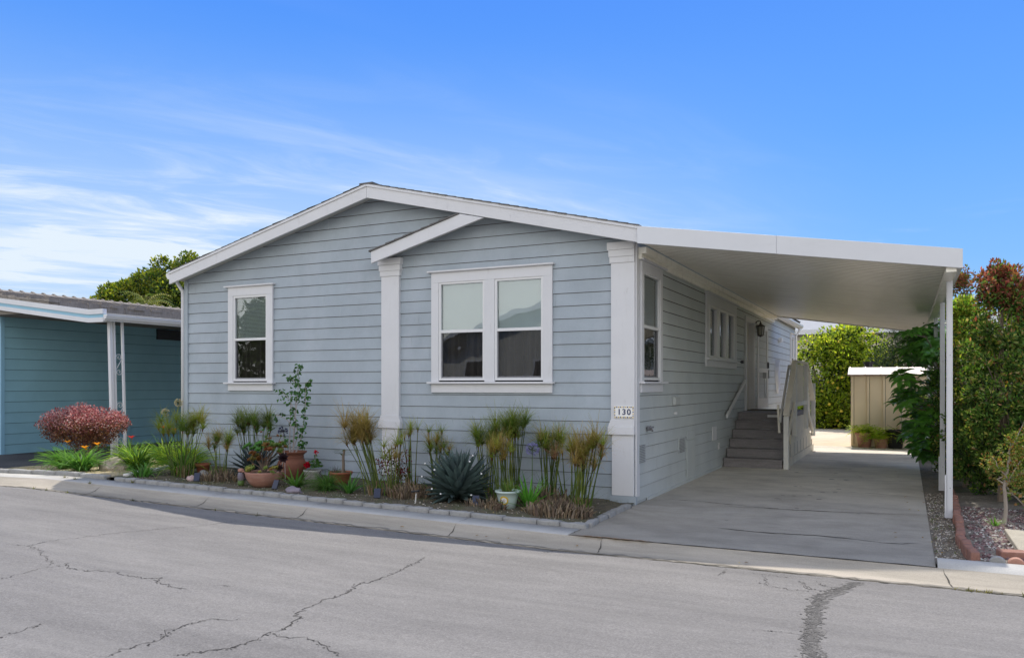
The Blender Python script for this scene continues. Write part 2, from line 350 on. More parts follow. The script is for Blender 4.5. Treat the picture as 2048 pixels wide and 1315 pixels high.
def kerb_strip(name, xs, prof, m):
    b = MB(); n = len(prof)
    vs = [(x, y, g(x)+z) for x in xs for (y, z) in prof]
    b.mesh(vs, [(i*n+j, i*n+j+1, (i+1)*n+j+1, (i+1)*n+j) for i in range(len(xs)-1) for j in range(n-1)])
    return tag(b.build(name, m, smooth=True), kind='structure')
gp = [(-2.354,-.005),(-2.364,-.013),(-2.42,-.04),(-2.50,-.075),(-2.60,-.094),(-2.705,-.0965),(-2.706,-.2)]
kerb_strip('gutter', kx(-40, 40), gp, M['gutter'])
kl = [(-1.98,-.2),(-1.98,.0),(-2.30,.0),(-2.335,-.006),(-2.362,-.02),(-2.362,-.2)]
kerb_strip('kerb', kx(-40, -.001), kl, M['kerb'])
kr = [(-2.12,-.2),(-2.12,.035),(-2.16,.045),(-2.30,.035),(-2.36,-.02),(-2.40,-.05),(-2.40,-.2)]
kerb_strip('kerb', kx(3.40, 40), kr, M['kerb'])
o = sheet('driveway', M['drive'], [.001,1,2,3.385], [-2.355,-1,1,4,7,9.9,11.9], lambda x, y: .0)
sheet('rear_yard', M['yard'], [-.6,1.2,3.36], [11.9,14,17,21], lambda x, y: .0)
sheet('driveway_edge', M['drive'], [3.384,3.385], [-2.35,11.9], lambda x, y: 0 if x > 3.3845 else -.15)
sheet('neighbour_driveway', M['blacktop'], [-40,-20,-14,-12,-10.62], [-1.97,0,4,10,30], lambda x, y: g(x)+.004)
def bumpy(a, seed=0, f=3): return lambda x, y: g(x)+a*noise.noise((x*f, y*f, seed))+.5*a*noise.noise((x*f*4, y*f*4, seed))
def bed(name, m, x0, x1, y0, y1, z, a, n, label=None):
    f = bumpy(a)
    o = sheet(name, m, rng(x0, x1, n[0]), rng(y0, y1, n[1]), lambda x, y: f(x, y)+z)
    return o
bed('planting_bed_soil', M['soil'], -7.62, .0, -1.93, .02, .035, .03, (120, 34))
bed('lily_bed_soil', M['straw'], -10.6, -7.55, -1.93, 3.0, .03, .02, (50, 60))
bed('gravelly_strip', M['strip'], 3.386, 3.70, -2.13, 12.2, -.01, .02, (10, 160))
bed('gravel_bed_soil', M['strip'], 3.70, 9.0, -2.13, 3.0, .03, .02, (60, 60))
bed('rear_soil', M['soil'], 3.69, 12, 3.0, 12.2, .0, .03, (40, 60))
bed('rear_soil', M['soil'], 3.36, 12, 12.2, 26, .0, .03, (40, 40))
bed('hedge_soil', M['soil'], -8, 3.36, 20.6, 30, .03, .03, (30, 20))

# joints and cracks (thin sheets lying 3 mm above the surface)
def ribbon(b, pts, w, zf, jit=.4, step=.05, seed=0, lift=.003):
    r = random.Random(seed); P = []
    for (a, c) in zip(pts, pts[1:]):
        L = sqrt((c[0]-a[0])**2+(c[1]-a[1])**2); n = max(1, int(L/step))
        for i in range(n):
            t = i/n; P.append((a[0]+(c[0]-a[0])*t, a[1]+(c[1]-a[1])*t))
    P.append(pts[-1])
    Q = []
    for i, (x, y) in enumerate(P):
        q = .03*jit
        Q.append((x+r.gauss(0, q), y+r.gauss(0, q)))
    prev = None
    for i, (x, y) in enumerate(Q):
        a = Q[max(i-1, 0)]; c = Q[min(i+1, len(Q)-1)]
        dx, dy = c[0]-a[0], c[1]-a[1]; L = max(1e-6, sqrt(dx*dx+dy*dy)); nx, ny = -dy/L, dx/L
        e = min(1, min(i, len(Q)-1-i)/4+.15)
        ww = w*.5*r.uniform(.35, 1.35)*e
        cur = ((x+nx*ww, y+ny*ww), (x-nx*ww, y-ny*ww))
        if prev:
            b.face([(*prev[0], zf(*prev[0])+lift), (*prev[1], zf(*prev[1])+lift), (*cur[1], zf(*cur[1])+lift), (*cur[0], zf(*cur[0])+lift)])
        prev = cur
b = MB()
for i, (w, pts) in enumerate(ROAD_CRACKS):
    ribbon(b, pts, w*.72, road_z, .5, .028, i)
    for k in range(int(len(pts)*3*w/.01)):
        j_ = rnd.randrange(len(pts)-1); t_ = rnd.random(); s_ = rnd.uniform(.003,.009)
        x = pts[j_][0]*(1-t_)+pts[j_+1][0]*t_+rnd.gauss(0,.013); y = pts[j_][1]*(1-t_)+pts[j_+1][1]*t_+rnd.gauss(0,.013); a_ = rnd.uniform(0,3)
        b.face([(x+s_*1.5*cos(2*pi*q/5+a_)*rnd.uniform(.6,1.2), y+s_*sin(2*pi*q/5+a_)*rnd.uniform(.6,1.2), road_z(x,y)+.0036) for q in range(5)])
tag(b.build('road_crack', M['crack']), 'thin branching dark cracks running across the grey asphalt road', 'crack', kind='structure')
b = MB()
for k in range(4):
    off = [(-.012*(k-1.5)+rnd.uniform(-.012,.012), 0) for _ in BROKEN]
    ribbon(b, [(p[0]+o_[0]*1.9, p[1]) for p, o_ in zip(BROKEN, off)], .012, road_z, .5, .04, 50+k)
for k in range(420):
    i = rnd.randrange(len(BROKEN)-1); t = rnd.random()
    x = BROKEN[i][0]*(1-t)+BROKEN[i+1][0]*t+rnd.gauss(0,.032); y = BROKEN[i][1]*(1-t)+BROKEN[i+1][1]*t
    n_ = rnd.randint(4,6); s_ = rnd.uniform(.004,.014); a_ = rnd.uniform(0,3); el = rnd.uniform(1,2.4)
    b.face([(x+s_*el*cos(2*pi*q/n_+a_)*rnd.uniform(.6,1.2), y+s_*sin(2*pi*q/n_+a_)*rnd.uniform(.6,1.2), road_z(x,y)+.0035) for q in range(n_)])
b.build('road_crack', M['crack2'])['kind'] = 'structure'
b = MB(); ribbon(b, BROKEN, .075, road_z, 1.0, .05, 77, .0015); ribbon(b, [(q[0]+.03,q[1]) for q in BROKEN], .045, road_z, 1.0, .05, 78, .002); tag(b.build('road_patch', M['patch']), kind='structure')
b = MB()
for i, pts in enumerate(DRIVE_CRACKS): ribbon(b, pts, .017, lambda x, y: 0, .25, .06, 90+i)
ribbon(b, [(.06,-2.350),(3.38,-2.350)], .010, lambda x, y: 0, .10, .05, 7, .003)
for y in (4.9, 8.2, 10.9): ribbon(b, [(1.25,y),(3.37,y+.02)], .010, lambda x, y: 0, .1, .08, 8)
for x in (.012,): ribbon(b, [(x,-2.0),(x+.005,-2.34)], .010, lambda x, y: 0, .2, .04, 9)
tag(b.build('driveway_joint', M['joint']), kind='structure')
b = MB()
def gutter_z(x, y):
    for (y0, z0), (y1, z1) in zip(gp, gp[1:]):
        if y1 <= y <= y0: return g(x)+z0+(z1-z0)*(y-y0)/(y1-y0)
    return g(x)+(0 if y > -2.3 else -.012)
for x in (-7.2, -5.1, -3.45, -1.35, .36, 3.42, 5.2):
    pts = [(x-.02*0, -2.0), (x+.01, -2.3)] if x < 0 else []
    if pts: ribbon(b, pts, .01, lambda x, y: g(x), .1, .06, 3)
    ribbon(b, [(x+.02,-2.365),(x+.03,-2.42),(x+.05,-2.5),(x+.07,-2.6),(x+.08,-2.7)], .012, gutter_z, .12, .03, 4, .004)
ribbon(b, [(x, -2.703) for x in rng(-12, 9, 60)], .016, lambda x, y: road_z(x, -2.7), .25, .05, 5, .006)
tag(b.build('kerb_joint', M['joint']), kind='structure')
b = MB()
ribbon(b, [(.08,-2.362),(.9,-2.364)], .03, lambda x, y: -.012, .25, .04, 17, .019)
tag(b.build('joint_moss', M['rust']), kind='structure')

rr_ = random.Random(3); b = MB()
for k in range(26):
    x, y = rr_.gauss(1.9,.45), rr_.uniform(-.8,6.5); s_ = rr_.uniform(.015,.05); n_ = 9
    b.face([(x+s_*cos(2*pi*q/n_)*rr_.uniform(.7,1.2), y+s_*sin(2*pi*q/n_)*rr_.uniform(.7,1.2), .0022) for q in range(n_)])
b.build('oil_drips', M['oil'])['kind'] = 'structure'
b = MB()
ribbon(b, [(x, -2.655) for x in rng(-9, 6, 60)], .05, lambda x, y: gutter_z(x, -2.655), .5, .07, 15, .0035)
b.build('gutter_grime', M['grime'])['kind'] = 'structure'
# ------------------------------------------------------------------ siding
def clip(poly, hp):
    a, b_, c = hp; out = []
    n = len(poly)
    for i in range(n):
        p, q = poly[i], poly[(i+1) % n]
        dp = a*p[0]+b_*p[1]-c; dq = a*q[0]+b_*q[1]-c
        if dp <= 0: out.append(p)
        if (dp < 0 < dq) or (dq < 0 < dp):
            t = dp/(dp-dq); out.append((p[0]+(q[0]-p[0])*t, p[1]+(q[1]-p[1])*t))
    return out
def siding(name, m, mlip, parent, to3, u0, u1, z0, z1, hps=(), holes=(), ex=.1726, seed=1, d=.013, joints=True):
    b = MB(); r = random.Random(seed); z = z0
    while z < z1-1e-6:
        zt = min(z+ex, z1+ex)
        cuts = sorted({u0, u1}|{h[0] for h in holes}|{h[1] for h in holes})
        zc = sorted({z, zt}|{h[2] for h in holes if z < h[2] < zt}|{h[3] for h in holes if z < h[3] < zt})
        js = [u0+r.uniform(.5, 3.6)]
        while js[-1] < u1: js.append(js[-1]+3.66)
        js = [j for j in js if u0+.2 < j < u1-.2] if joints else []
        allu = sorted(set(cuts+js)); allu = [u for u in allu if u0 <= u <= u1]
        for ua, ub in zip(allu, allu[1:]):
            for za, zb in zip(zc, zc[1:]):
                um, zm = (ua+ub)/2, (za+zb)/2
                if any(h[0] < um < h[1] and h[2] < zm < h[3] for h in holes): continue
                a_ = ua+(.0009 if ua in js else 0); b2 = ub-(.0009 if ub in js else 0)
                poly = [(a_, za), (b2, za), (b2, zb), (a_, zb)]
                for hp in hps:
                    poly = clip(poly, hp)
                    if len(poly) < 3: break
                if len(poly) < 3: continue
                b.mi = 0
                b.face([to3(u, zz, d*(1-(zz-z)/ex)+.002) for u, zz in poly])
                if abs(za-z) < 1e-6:
                    bot = [p for p in poly if abs(p[1]-z) < 1e-6]
                    if len(bot) == 2:
                        (p, q) = bot
                        b.mi = 1
                        b.face([to3(p[0], z, d+.002), to3(q[0], z, d+.002), to3(q[0], z-.007, .0), to3(p[0], z-.007, .0)])
                        b.mi = 1
                        b.face([to3(p[0], z-.0, .0045), to3(q[0], z-.0, .0045), to3(q[0], z-.0065, .0045), to3(p[0], z-.0065, .0045)])
        z += ex
    return b.build(name, [m, mlip], parent)

# ------------------------------------------------------------------ the grey mobile home
RX, RZ = -4.07, 4.55
SL, SR = .2554, .2366
XL, XR = -8.22, .115
def zr(x): return RZ-(RX-x)*SL if x < RX else RZ-(x-RX)*SR
HW = -8.165
home = thing('mobile_home', 'light grey blue mobile home with white trim and lap siding, low gable facing the road', 'house')
hpL = (-SL, 1, RZ-RX*SL-.13)   # z <= RZ + SL*(x-RX)
hpR = (SR, 1, RZ+RX*SR-.13)
W1 = (-7.02,-6.245,1.60,3.085); W2 = (-2.985,-1.295,1.60,3.085)
Zb = 1.417-8*.1726
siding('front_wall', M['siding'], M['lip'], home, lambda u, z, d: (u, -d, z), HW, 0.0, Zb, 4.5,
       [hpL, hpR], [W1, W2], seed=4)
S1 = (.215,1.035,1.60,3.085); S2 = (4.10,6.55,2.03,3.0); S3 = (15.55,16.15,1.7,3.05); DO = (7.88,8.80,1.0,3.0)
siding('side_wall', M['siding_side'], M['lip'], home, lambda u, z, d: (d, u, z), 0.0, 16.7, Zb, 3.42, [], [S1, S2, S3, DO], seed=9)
b = MB()
b.box(HW, -8.14, .003, 16.7, -.1, 3.4); b.box(HW, 0, 16.67, 16.7, -.1, 3.4)
b.box(HW+.01, -.004, .004, .02, -.1, Zb+.003); b.box(-.02, -.004, .02, 16.7, -.1, Zb+.003)
b.build('rear_wall', M['siding_side'], home)
# inner dark lining with openings (holes are covered by window boxes)
b = MB()
b.prism([(XL, zr(XL)), (RX, RZ), (XR, zr(XR)), (XR, zr(XR)-.1), (RX, RZ-.1), (XL, zr(XL)-.1)], 'y', -.262, 17.0)
b.build('roof', [M['soffit']], home)
b = MB()
for k in range(2):
    for i in range(58):   # shingle courses as thin stepped slabs
        y0 = -.32+.3*i
        break
tS = .035
def slope_slab(x0, x1, y0, y1, t0, t1, bb):
    z0, z1 = zr(x0), zr(x1)
    bb.mesh([(x0,y0,z0+t0),(x1,y0,z1+t0),(x1,y1,z1+t0),(x0,y1,z0+t0),(x0,y0,z0+t1),(x1,y0,z1+t1),(x1,y1,z1+t1),(x0,y1,z0+t1)],
            [(0,3,2,1),(4,5,6,7),(0,1,5,4),(1,2,6,5),(2,3,7,6),(3,0,4,7)])
n = 30
for i in range(n):
    xa = XL-.02+(RX-XL+.02)*i/n; xb = XL-.02+(RX-XL+.02)*(i+1)/n
    slope_slab(xa, xb+.001, -.315, 17.02, .001, .013, b)
    b.prism([(xa, zr(xa)+.0135), (xb+.02, zr(xb+.02)+.012), (xb+.02, zr(xb+.02)+.014), (xa, zr(xa)+.022)], 'y', -.322+rnd.uniform(-.012,.008), 17.02)
    xa = XR+.02-(XR+.02-RX)*i/n; xb = XR+.02-(XR+.02-RX)*(i+1)/n
    b.prism([(xa, zr(xa)+.002), (xa, zr(xa)+.022), (xb-.02, zr(xb-.02)+.014), (xb-.02, zr(xb-.02)+.002)], 'y', -.322+rnd.uniform(-.012,.008), 17.02)
b.box(RX-.12, RX+.12, -.32, 17.02, RZ-.01, RZ+.018)
b.build('roof_shingles', M['shingle'], home)
FH = .205
b = MB(); y0, y1 = -.302, -.264
b.prism([(XL, zr(XL)), (RX-.002, RZ), (RX-.002, RZ-FH), (XL, zr(XL)-FH)], 'y', y0, y1)
b.build('rake_fascia', M['trim'], home, bevel=.004)
b = MB()
b.prism([(RX+.002, RZ), (XR, zr(XR)), (XR, zr(XR)-FH), (RX+.002, RZ-FH)], 'y', y0, y1)
b.build('rake_fascia', M['trim'], home, bevel=.004)
b = MB()   # thin drip edge along the rakes
b.prism([(XL-.01, zr(XL)-.002), (RX, RZ+.0), (RX, RZ-.035), (XL-.01, zr(XL)-.037)], 'y', -.318, -.303)
b.prism([(RX, RZ), (XR+.01, zr(XR)-.002), (XR+.01, zr(XR)-.037), (RX, RZ-.035)], 'y', -.318, -.303)
b.build('drip_edge', M['trim'], home)
# lower decorative gable over the right half
GX0, GZ0 = -3.985, 3.535; gs = .275
gx1 = (RZ+RX*SR-FH-.012-GZ0+gs*GX0)/(gs+SR)
gx2 = (RZ+RX*SR-FH-.012-GZ0+.19+gs*GX0)/(gs+SR)
lg = lambda x: GZ0+gs*(x-GX0)
b = MB(); b.prism([(GX0, GZ0), (gx1, lg(gx1)), (gx2, lg(gx2)-.19), (GX0, GZ0-.175)], 'y', -.308, -.266)
b.build('gable_fascia', M['trim'], home, bevel=.004)
b = MB()
nn = 10
for i in range(nn):
    xa = GX0-.03+(gx1+.0-GX0)*i/nn; xb = GX0-.03+(gx1-GX0)*(i+1)/nn
    b.prism([(xa, lg(xa)+.003), (xb+.01, lg(xb+.01)+.003), (xb+.01, lg(xb+.01)+.018), (xa, lg(xa)+.028)], 'y', -.33+rnd.uniform(-.01,.01), -.016)
b.build('gable_shingles', M['shingle'], home)
b = MB(); b.prism([(GX0+.002, lg(GX0)-.07), (gx2, lg(gx2)-.07), (gx2, lg(gx2)-.1), (GX0+.002, lg(GX0)-.1)], 'y', -.265, -.016)
b.build('gable_soffit', M['soffit'], home)
b = MB(); b.prism([(XL+.003, zr(XL)-.101), (RX, RZ-.101), (XR-.003, zr(XR)-.101), (XR-.003, zr(XR)-.125), (RX, RZ-.125), (XL+.003, zr(XL)-.125)], 'y', -.263, -.002)
for k in range(0): pass
b.build('soffit', M['soffit'], home)
# gutters
b = MB()
gz = zr(XL)
b.prism([(XL-.11, gz-.01), (XL-.0, gz-.01), (XL-.0, gz-.11), (XL-.07, gz-.11), (XL-.11, gz-.06)], 'y', -.27, 17.0)
b.build('roof_gutter', M['vinyl'], home)
b = MB()
b.prism([(XR, 3.45), (XR+.11, 3.45), (XR+.11, 3.40), (XR+.07, 3.34), (XR, 3.34)], 'y', 11.95, 16.95)
b.prism([(XR-.03, 3.56), (XR+.0, 3.555), (XR+.0, 3.33), (XR-.03, 3.33)], 'y', 11.95, 16.95)
b.build('roof_gutter', M['vinyl'], home)
b = MB(); b.tube([(XL-.03, -.1, gz-.11), (XL-.03, -.1, gz-.16), (HW-.03, -.035, gz-.3), (HW-.03, -.03, gz-.4), (HW-.03, -.03, .2)], .03, 8)
b.build('downspout', M['trim'], home, smooth=True)
b = MB(); b.tube([(XR+.03, 16.6, 3.34), (XR+.03, 16.6, 3.25), (.05, 16.55, 3.1), (.05, 16.55, .1)], .035, 8)
b.build('downspout', M['vinyl'], home, smooth=True)
# corner boards and columns
b = MB(); b.box(HW, HW+.085, -.032, .0, .1, 3.36); b.build('corner_board', M['siding'], home, bevel=.003)
def column(x0, x1, ztop, side=False):
    b = MB(); w = -.055
    b.box(x0+.012, x1-.012, w, 0, .11 if x0 > -1 else .2, .905)                # lower panel
    b.box(x0-.035, x1+(.0 if side else .035), w-.03, 0, .905, 1.01)
    b.prism([(x0-.035, 1.01), (x1+(0 if side else .035), 1.01), (x1, 1.10), (x0, 1.10)], 'y', w-.015, 0)
    b.box(x0, x1, w, 0, 1.10, ztop-.27)
    b.box(x0-.018, x1+(0 if side else .018), w-.012, 0, ztop-.27, ztop-.19)
    b.box(x0-.03, x1+(0 if side else .03), w-.022, 0, ztop-.19, ztop-.10)
    b.box(x0-.045, x1+(0 if side else .045), w-.035, 0, ztop-.10, ztop)
    b.build('column', M['trim'], home, bevel=.004)
column(-3.98, -3.66, 3.46)
column(-.325, -.002, 3.42, True)
b = MB(); b.box(-.34, .017, -.062, 0, -.03, .108); b.build('column_footing', M['siding'], home)
b = MB(); b.box(.0, .02, -.03, .1, .1, 3.4); b.build('corner_board', M['trim'], home)

# windows ---------------------------------------------------------------
def F3(plane):
    return (lambda u, z, d: (u, -d, z)) if plane == 'f' else (lambda u, z, d: (d, u, z))
def bx3(b, T, u0, u1, z0, z1, d0, d1):
    p = T(u0, z0, d0); q = T(u1, z1, d1)
    b.box(min(p[0], q[0]), max(p[0], q[0]), min(p[1], q[1]), max(p[1], q[1]), min(p[2], q[2]), max(p[2], q[2]))
def double_hung(T, sashes, hole, outer, cap, apron_z, tilt, blinds_tilt=1.0, nm='window'):
    """outer=(u0,u1,ztop,zsill)"""
    u0, u1, zt, zs = outer
    w = MB()
    # casing boards
    su = [s_[0] for s_ in sashes]+[s_[1] for s_ in sashes]
    bx3(w, T, u0, u1, hole[3]-.04, zt, .012, .045)
    lefts = [u0]+[s_[1] for s_ in sashes]; rights = [s_[0] for s_ in sashes]+[u1]
    for a, c in zip(lefts, rights): bx3(w, T, a, c, zs, hole[3]-.0402, .012, .045)
    root = w.build(nm, M['trim'], home, bevel=.003)
    w = MB(); bx3(w, T, cap[0], cap[1], zt, zt+.022, .012, .085); w.build('head_cap', M['trim'], root)
    w = MB(); bx3(w, T, cap[0]+.0, cap[1]-.0, zs-.028, zs, .012, .095)
    bx3(w, T, u0, u1, apron_z, zs-.0285, .012, .045); w.build('sill', M['trim'], root, bevel=.003)
    for (a, c, z0, zm, z1) in sashes:
        s_ = MB(); fw = .034
        bx3(s_, T, a+.001, a+fw, z0, z1, -.03, .034); bx3(s_, T, c-fw, c-.001, z0, z1, -.03, .034)
        bx3(s_, T, a+fw, c-fw, z1-fw, z1, -.03, .034); bx3(s_, T, a+fw, c-fw, z0, z0+fw, -.03, .034)
        bx3(s_, T, a+fw, c-fw, zm-.02, zm+.022, -.03, .028)
        sash = s_.build('sash', M['vinyl'], root, bevel=.002)
        s_ = MB()
        for (p, q, r_, t_) in ((a+fw, a+fw+.012, z0+fw, zm-.02), (c-fw-.012, c-fw, z0+fw, zm-.02), (a+fw+.012, c-fw-.012, z0+fw, z0+fw+.022)):
            bx3(s_, T, p, q, r_, t_, -.02, .012)
        s_.build('screen_frame', M['gasket'], sash)
        for k in (.2, .8):
            s_ = MB(); bx3(s_, T, a+(c-a)*k-.008, a+(c-a)*k+.008, z0+fw+.022, z0+fw+.034, -.0, .014)
            s_.build('latch', M['black'], sash)
        s_ = MB(); s_.face([T(a+fw, zm+.02, .004), T(c-fw, zm+.02, .004), T(c-fw, z1-fw, .004), T(a+fw, z1-fw, .004)])
        s_.build('upper_pane', M['glass'], sash)
        s_ = MB(); s_.face([T(a+fw, z0+fw, -.008), T(c-fw, z0+fw, -.008), T(c-fw, zm-.02, -.008), T(a+fw, zm-.02, -.008)])
        s_.build('lower_pane', M['glasslow'], sash)
        s_ = MB(); z = zm+.0; k = 0
        while z < z1-fw:
            h = .0125*tilt; 
            dd = .024*(1-tilt)
            p = T(a+fw, z-h, -.034-dd-.003); q = T(c-fw, z-h, -.034-dd-.003); p2 = T(a+fw, z+h, -.034); q2 = T(c-fw, z+h, -.034)
            s_.face([p, q, q2, p2]); z += .0225; k += 1
        s_.build('blind', M['blind'], root)
        s_ = MB(); nn = 26
        pts = [(a+(c-a)*i/nn, -.11-.03*sin(i*1.7)-.012*sin(i*.6)) for i in range(nn+1)]
        for (ua, da), (ub, db) in zip(pts, pts[1:]):
            fr = (ua-a)/(c-a)
            s_.face([T(ua, z0, da), T(ub, z0, db), T(ub, z1, db), T(ua, z1, da)])
        s_.build('curtain', M['curtain'], root)
    s_ = MB()   # dark room lining behind the opening
    a, c, z0, z1 = hole; e = .02
    for f in ([(a-e,z0-e,-.002),(a-e,z1+e,-.002),(a-e,z1+e,-.5),(a-e,z0-e,-.5)], [(c+e,z0-e,-.002),(c+e,z1+e,-.002),(c+e,z1+e,-.5),(c+e,z0-e,-.5)],
              [(a-e,z0-e,-.002),(c+e,z0-e,-.002),(c+e,z0-e,-.5),(a-e,z0-e,-.5)], [(a-e,z1+e,-.002),(c+e,z1+e,-.002),(c+e,z1+e,-.5),(a-e,z1+e,-.5)],
              [(a-e,z0-e,-.5),(c+e,z0-e,-.5),(c+e,z1+e,-.5),(a-e,z1+e,-.5)]):
        s_.face([T(*q) for q in f])
    s_.build('room_lining', M['darkroom'], root)
    return root
Tf, Ts = F3('f'), F3('s')
double_hung(Tf, [(-7.01,-6.26,1.62,2.315,3.045)], W1, (-7.12,-6.14,3.195,1.60), (-7.18,-6.10), 1.46, .68)
double_hung(Tf, [(-2.975,-2.215,1.62,2.33,3.05), (-2.055,-1.305,1.62,2.33,3.05)], W2, (-3.10,-1.17,3.195,1.60), (-3.15,-1.14), 1.445, .95)
double_hung(Ts, [(.225,1.025,1.62,2.335,3.06)], S1, (.12,1.135,3.195,1.60), (.08,1.25), 1.455, .8)
double_hung(Ts, [(15.56,16.14,1.72,2.4,3.0)], S3, (15.45,16.25,3.12,1.70), (15.43,16.27), 1.6, .8)
# the three-light side window
u0, u1 = 3.95, 6.70
w = MB()
bx3(w, Ts, u0, u1, 2.985, 3.17, .012, .045); bx3(w, Ts, u0, 4.12, 2.03, 2.984, .012, .045); bx3(w, Ts, 6.53, u1, 2.03, 2.984, .012, .045)
root = w.build('window', M['trim'], home, bevel=.003)
w = MB(); bx3(w, Ts, u0-.05, u1+.1, 3.17, 3.195, .012, .085); w.build('head_cap', M['trim'], root)
w = MB(); bx3(w, Ts, u0-.03, u1+.06, 2.0, 2.03, .012, .095); bx3(w, Ts, u0, u1, 1.88, 1.9995, .012, .045); w.build('sill', M['trim'], root)
for k in range(3):
    a = 4.13+k*.80; c = a+.78
    w = MB()
    bx3(w, Ts, a, a+.13, 2.035, 2.98, -.03, .04); bx3(w, Ts, c-.10, c, 2.035, 2.98, -.03, .04)
    bx3(w, Ts, a+.13, c-.10, 2.93, 2.98, -.03, .04); bx3(w, Ts, a+.13, c-.10, 2.035, 2.08, -.03, .04)
    s_ = w.build('sash', M['vinyl'], root, bevel=.002)
    w = MB(); w.face([Ts(a+.13, 2.08, -.01), Ts(c-.10, 2.08, -.01), Ts(c-.10, 2.93, -.01), Ts(a+.13, 2.93, -.01)])
    w.build('pane', M['glass'], s_)
w = MB(); w.face([Ts(4.0,2.0,-.3), Ts(6.6,2.0,-.3), Ts(6.6,3.02,-.3), Ts(4.0,3.02,-.3)])
for q in (2.02, 3.01): w.face([Ts(4.0,q,-.3), Ts(6.6,q,-.3), Ts(6.6,q,-.002), Ts(4.0,q,-.002)])
for q in (4.09, 6.56): w.face([Ts(q,2.0,-.3), Ts(q,3.02,-.3), Ts(q,3.02,-.002), Ts(q,2.0,-.002)])
w.build('room_lining', M['darkroom'], root)
w = MB(); w.tube([(.05,6.75,2.03),(.12,6.8,2.03),(.12,6.9,2.05)], .012, 6); w.box(.1,.15,6.83,6.93,2.0,2.06); w.build('latch_hook', M['black'], root)
# entry door
w = MB()
bx3(w, Ts, 7.74, 7.86, 1.0, 3.06, .012, .05); bx3(w, Ts, 8.83, 8.95, 1.0, 3.06, .012, .05); bx3(w, Ts, 7.8605, 8.8295, 2.97, 3.06, .012, .05)
bx3(w, Ts, 7.86, 7.88, 1.0, 2.97, -.1, .04); bx3(w, Ts, 8.80, 8.83, 1.0, 2.97, -.1, .04); bx3(w, Ts, 7.88, 8.80, 2.95, 2.97, -.1, .04)
df = w.build('door_frame', M['trim'], home, bevel=.003)
w = MB(); bx3(w, Ts, 7.88, 8.80, 1.0, 2.95, -.12, -.08)
dr = w.build('door', M['door'], home)
w = MB()
for (a, c, e, f_) in ((7.98,8.30,1.15,1.8),(8.38,8.70,1.15,1.8),(7.98,8.30,1.95,2.8),(8.38,8.70,1.95,2.8)): bx3(w, Ts, a, c, e, f_, -.0795, -.07)
w.build('door_panel', M['door'], dr, bevel=.006)
w = MB(); w.tube([(-.08,8.0,1.95),(-.03,8.0,1.95)], .012, 8); w.blob((-.02,8.0,1.95), (.03,.03,.03), 2, 0); w.build('handle', M['black'], dr, smooth=True)
# open storm door folded back on the wall
w = MB()
def sd(u, z, d): return (.07+(u-8.97)*.10+d, u, z)
def sbox(b, u0, u1, z0, z1, d0=0, d1=.03):
    b.mesh([sd(u0,z0,d0),sd(u1,z0,d0),sd(u1,z0,d1),sd(u0,z0,d1),sd(u0,z1,d0),sd(u1,z1,d0),sd(u1,z1,d1),sd(u0,z1,d1)],
           [(0,3,2,1),(4,5,6,7),(0,1,5,4),(1,2,6,5),(2,3,7,6),(3,0,4,7)])
sbox(w, 8.97, 9.07, 1.02, 2.94); sbox(w, 9.78, 9.88, 1.02, 2.94); sbox(w, 9.07, 9.78, 2.84, 2.94); sbox(w, 9.07, 9.78, 1.02, 1.25); sbox(w, 9.07, 9.78, 1.85, 1.95)
st = w.build('storm_door', M['vinyl'], home)
w = MB()
for k in range(7): sbox(w, 9.14+k*.1, 9.15+k*.1, 1.25, 2.84, .008, .02)
w.build('door_grille', M['vinyl'], st)
w = MB(); sbox(w, 9.80, 9.86, 1.95, 2.1, .03, .06); w.build('handle', M['black'], st)
# service fittings on the side wall
def fit(name, m, parts, bevel=.003, smooth=False):
    w = MB()
    for p in parts: bx3(w, Ts, *p)
    return w.build(name, m, home, bevel=bevel, smooth=smooth)
def louvre(u0, u1, z0, z1, label=None):
    w = MB(); bx3(w, Ts, u0, u1, z0, z1, .012, .022); r_ = w.build('wall_vent', M['siding_side'], home)
    w = MB(); n = int((z1-z0)/.022)
    for i in range(n):
        z = z0+.012+i*(z1-z0-.02)/n
        for k in range(3):
            ww = (u1-u0-.03)/3; bx3(w, Ts, u0+.012+k*ww, u0+ww+k*ww, z, z+.009, .0222, .028)
    w.build('louvres', M['gasket'], r_)
louvre(.07, .36, .52, .78); louvre(2.12, 2.48, .50, .74)
fit('access_panel', M['siding_side'], [(2.62,3.18,.10,.66,.013,.024), (2.62,3.18,.68,.82,.013,.024)])
fit('cover_plate', M['vinyl'], [(4.5,4.85,.55,.80,.013,.026)]); fit('cover_plate', M['vinyl'], [(5.0,5.12,.36,.48,.013,.03)])
o = fit('outlet_box', M['bluegrey'], [(1.74,2.02,1.25,1.375,.013,.07)], .012)
fit('outlet_box', M['vinyl'], [(1.84,1.92,1.11,1.15,.013,.05)], .006)
w = MB(); w.tube([(.01,.42,.97),(.09,.42,.97),(.10,.42,.93)], .014, 8); w.tube([(.09,.35,.985),(.09,.49,.985)], .012, 6); w.tube([(.07,.42,.975),(.075,.42,.975)], .035, 10)
w.tube([(.05,.42,.94),(.05,.42,1.0)], .03, 8)
w.build('hose_tap', M['gasket'], home, smooth=True)
fit('meter_box', M['black'], [(10.15,10.55,1.72,1.93,.013,.12)], .01)
w = MB(); w.tube([(.04,10.35,1.72),(.04,10.33,1.3),(.05,10.36,1.02)], .011, 6); w.build('conduit', M['bluegrey'], home)
fit('outlet_box', M['bluegrey'], [(10.5,10.75,1.22,1.36,.013,.08)], .008)
fit('cover_plate', M['vinyl'], [(12.9,13.2,2.75,2.85,.013,.1)])
w = MB()
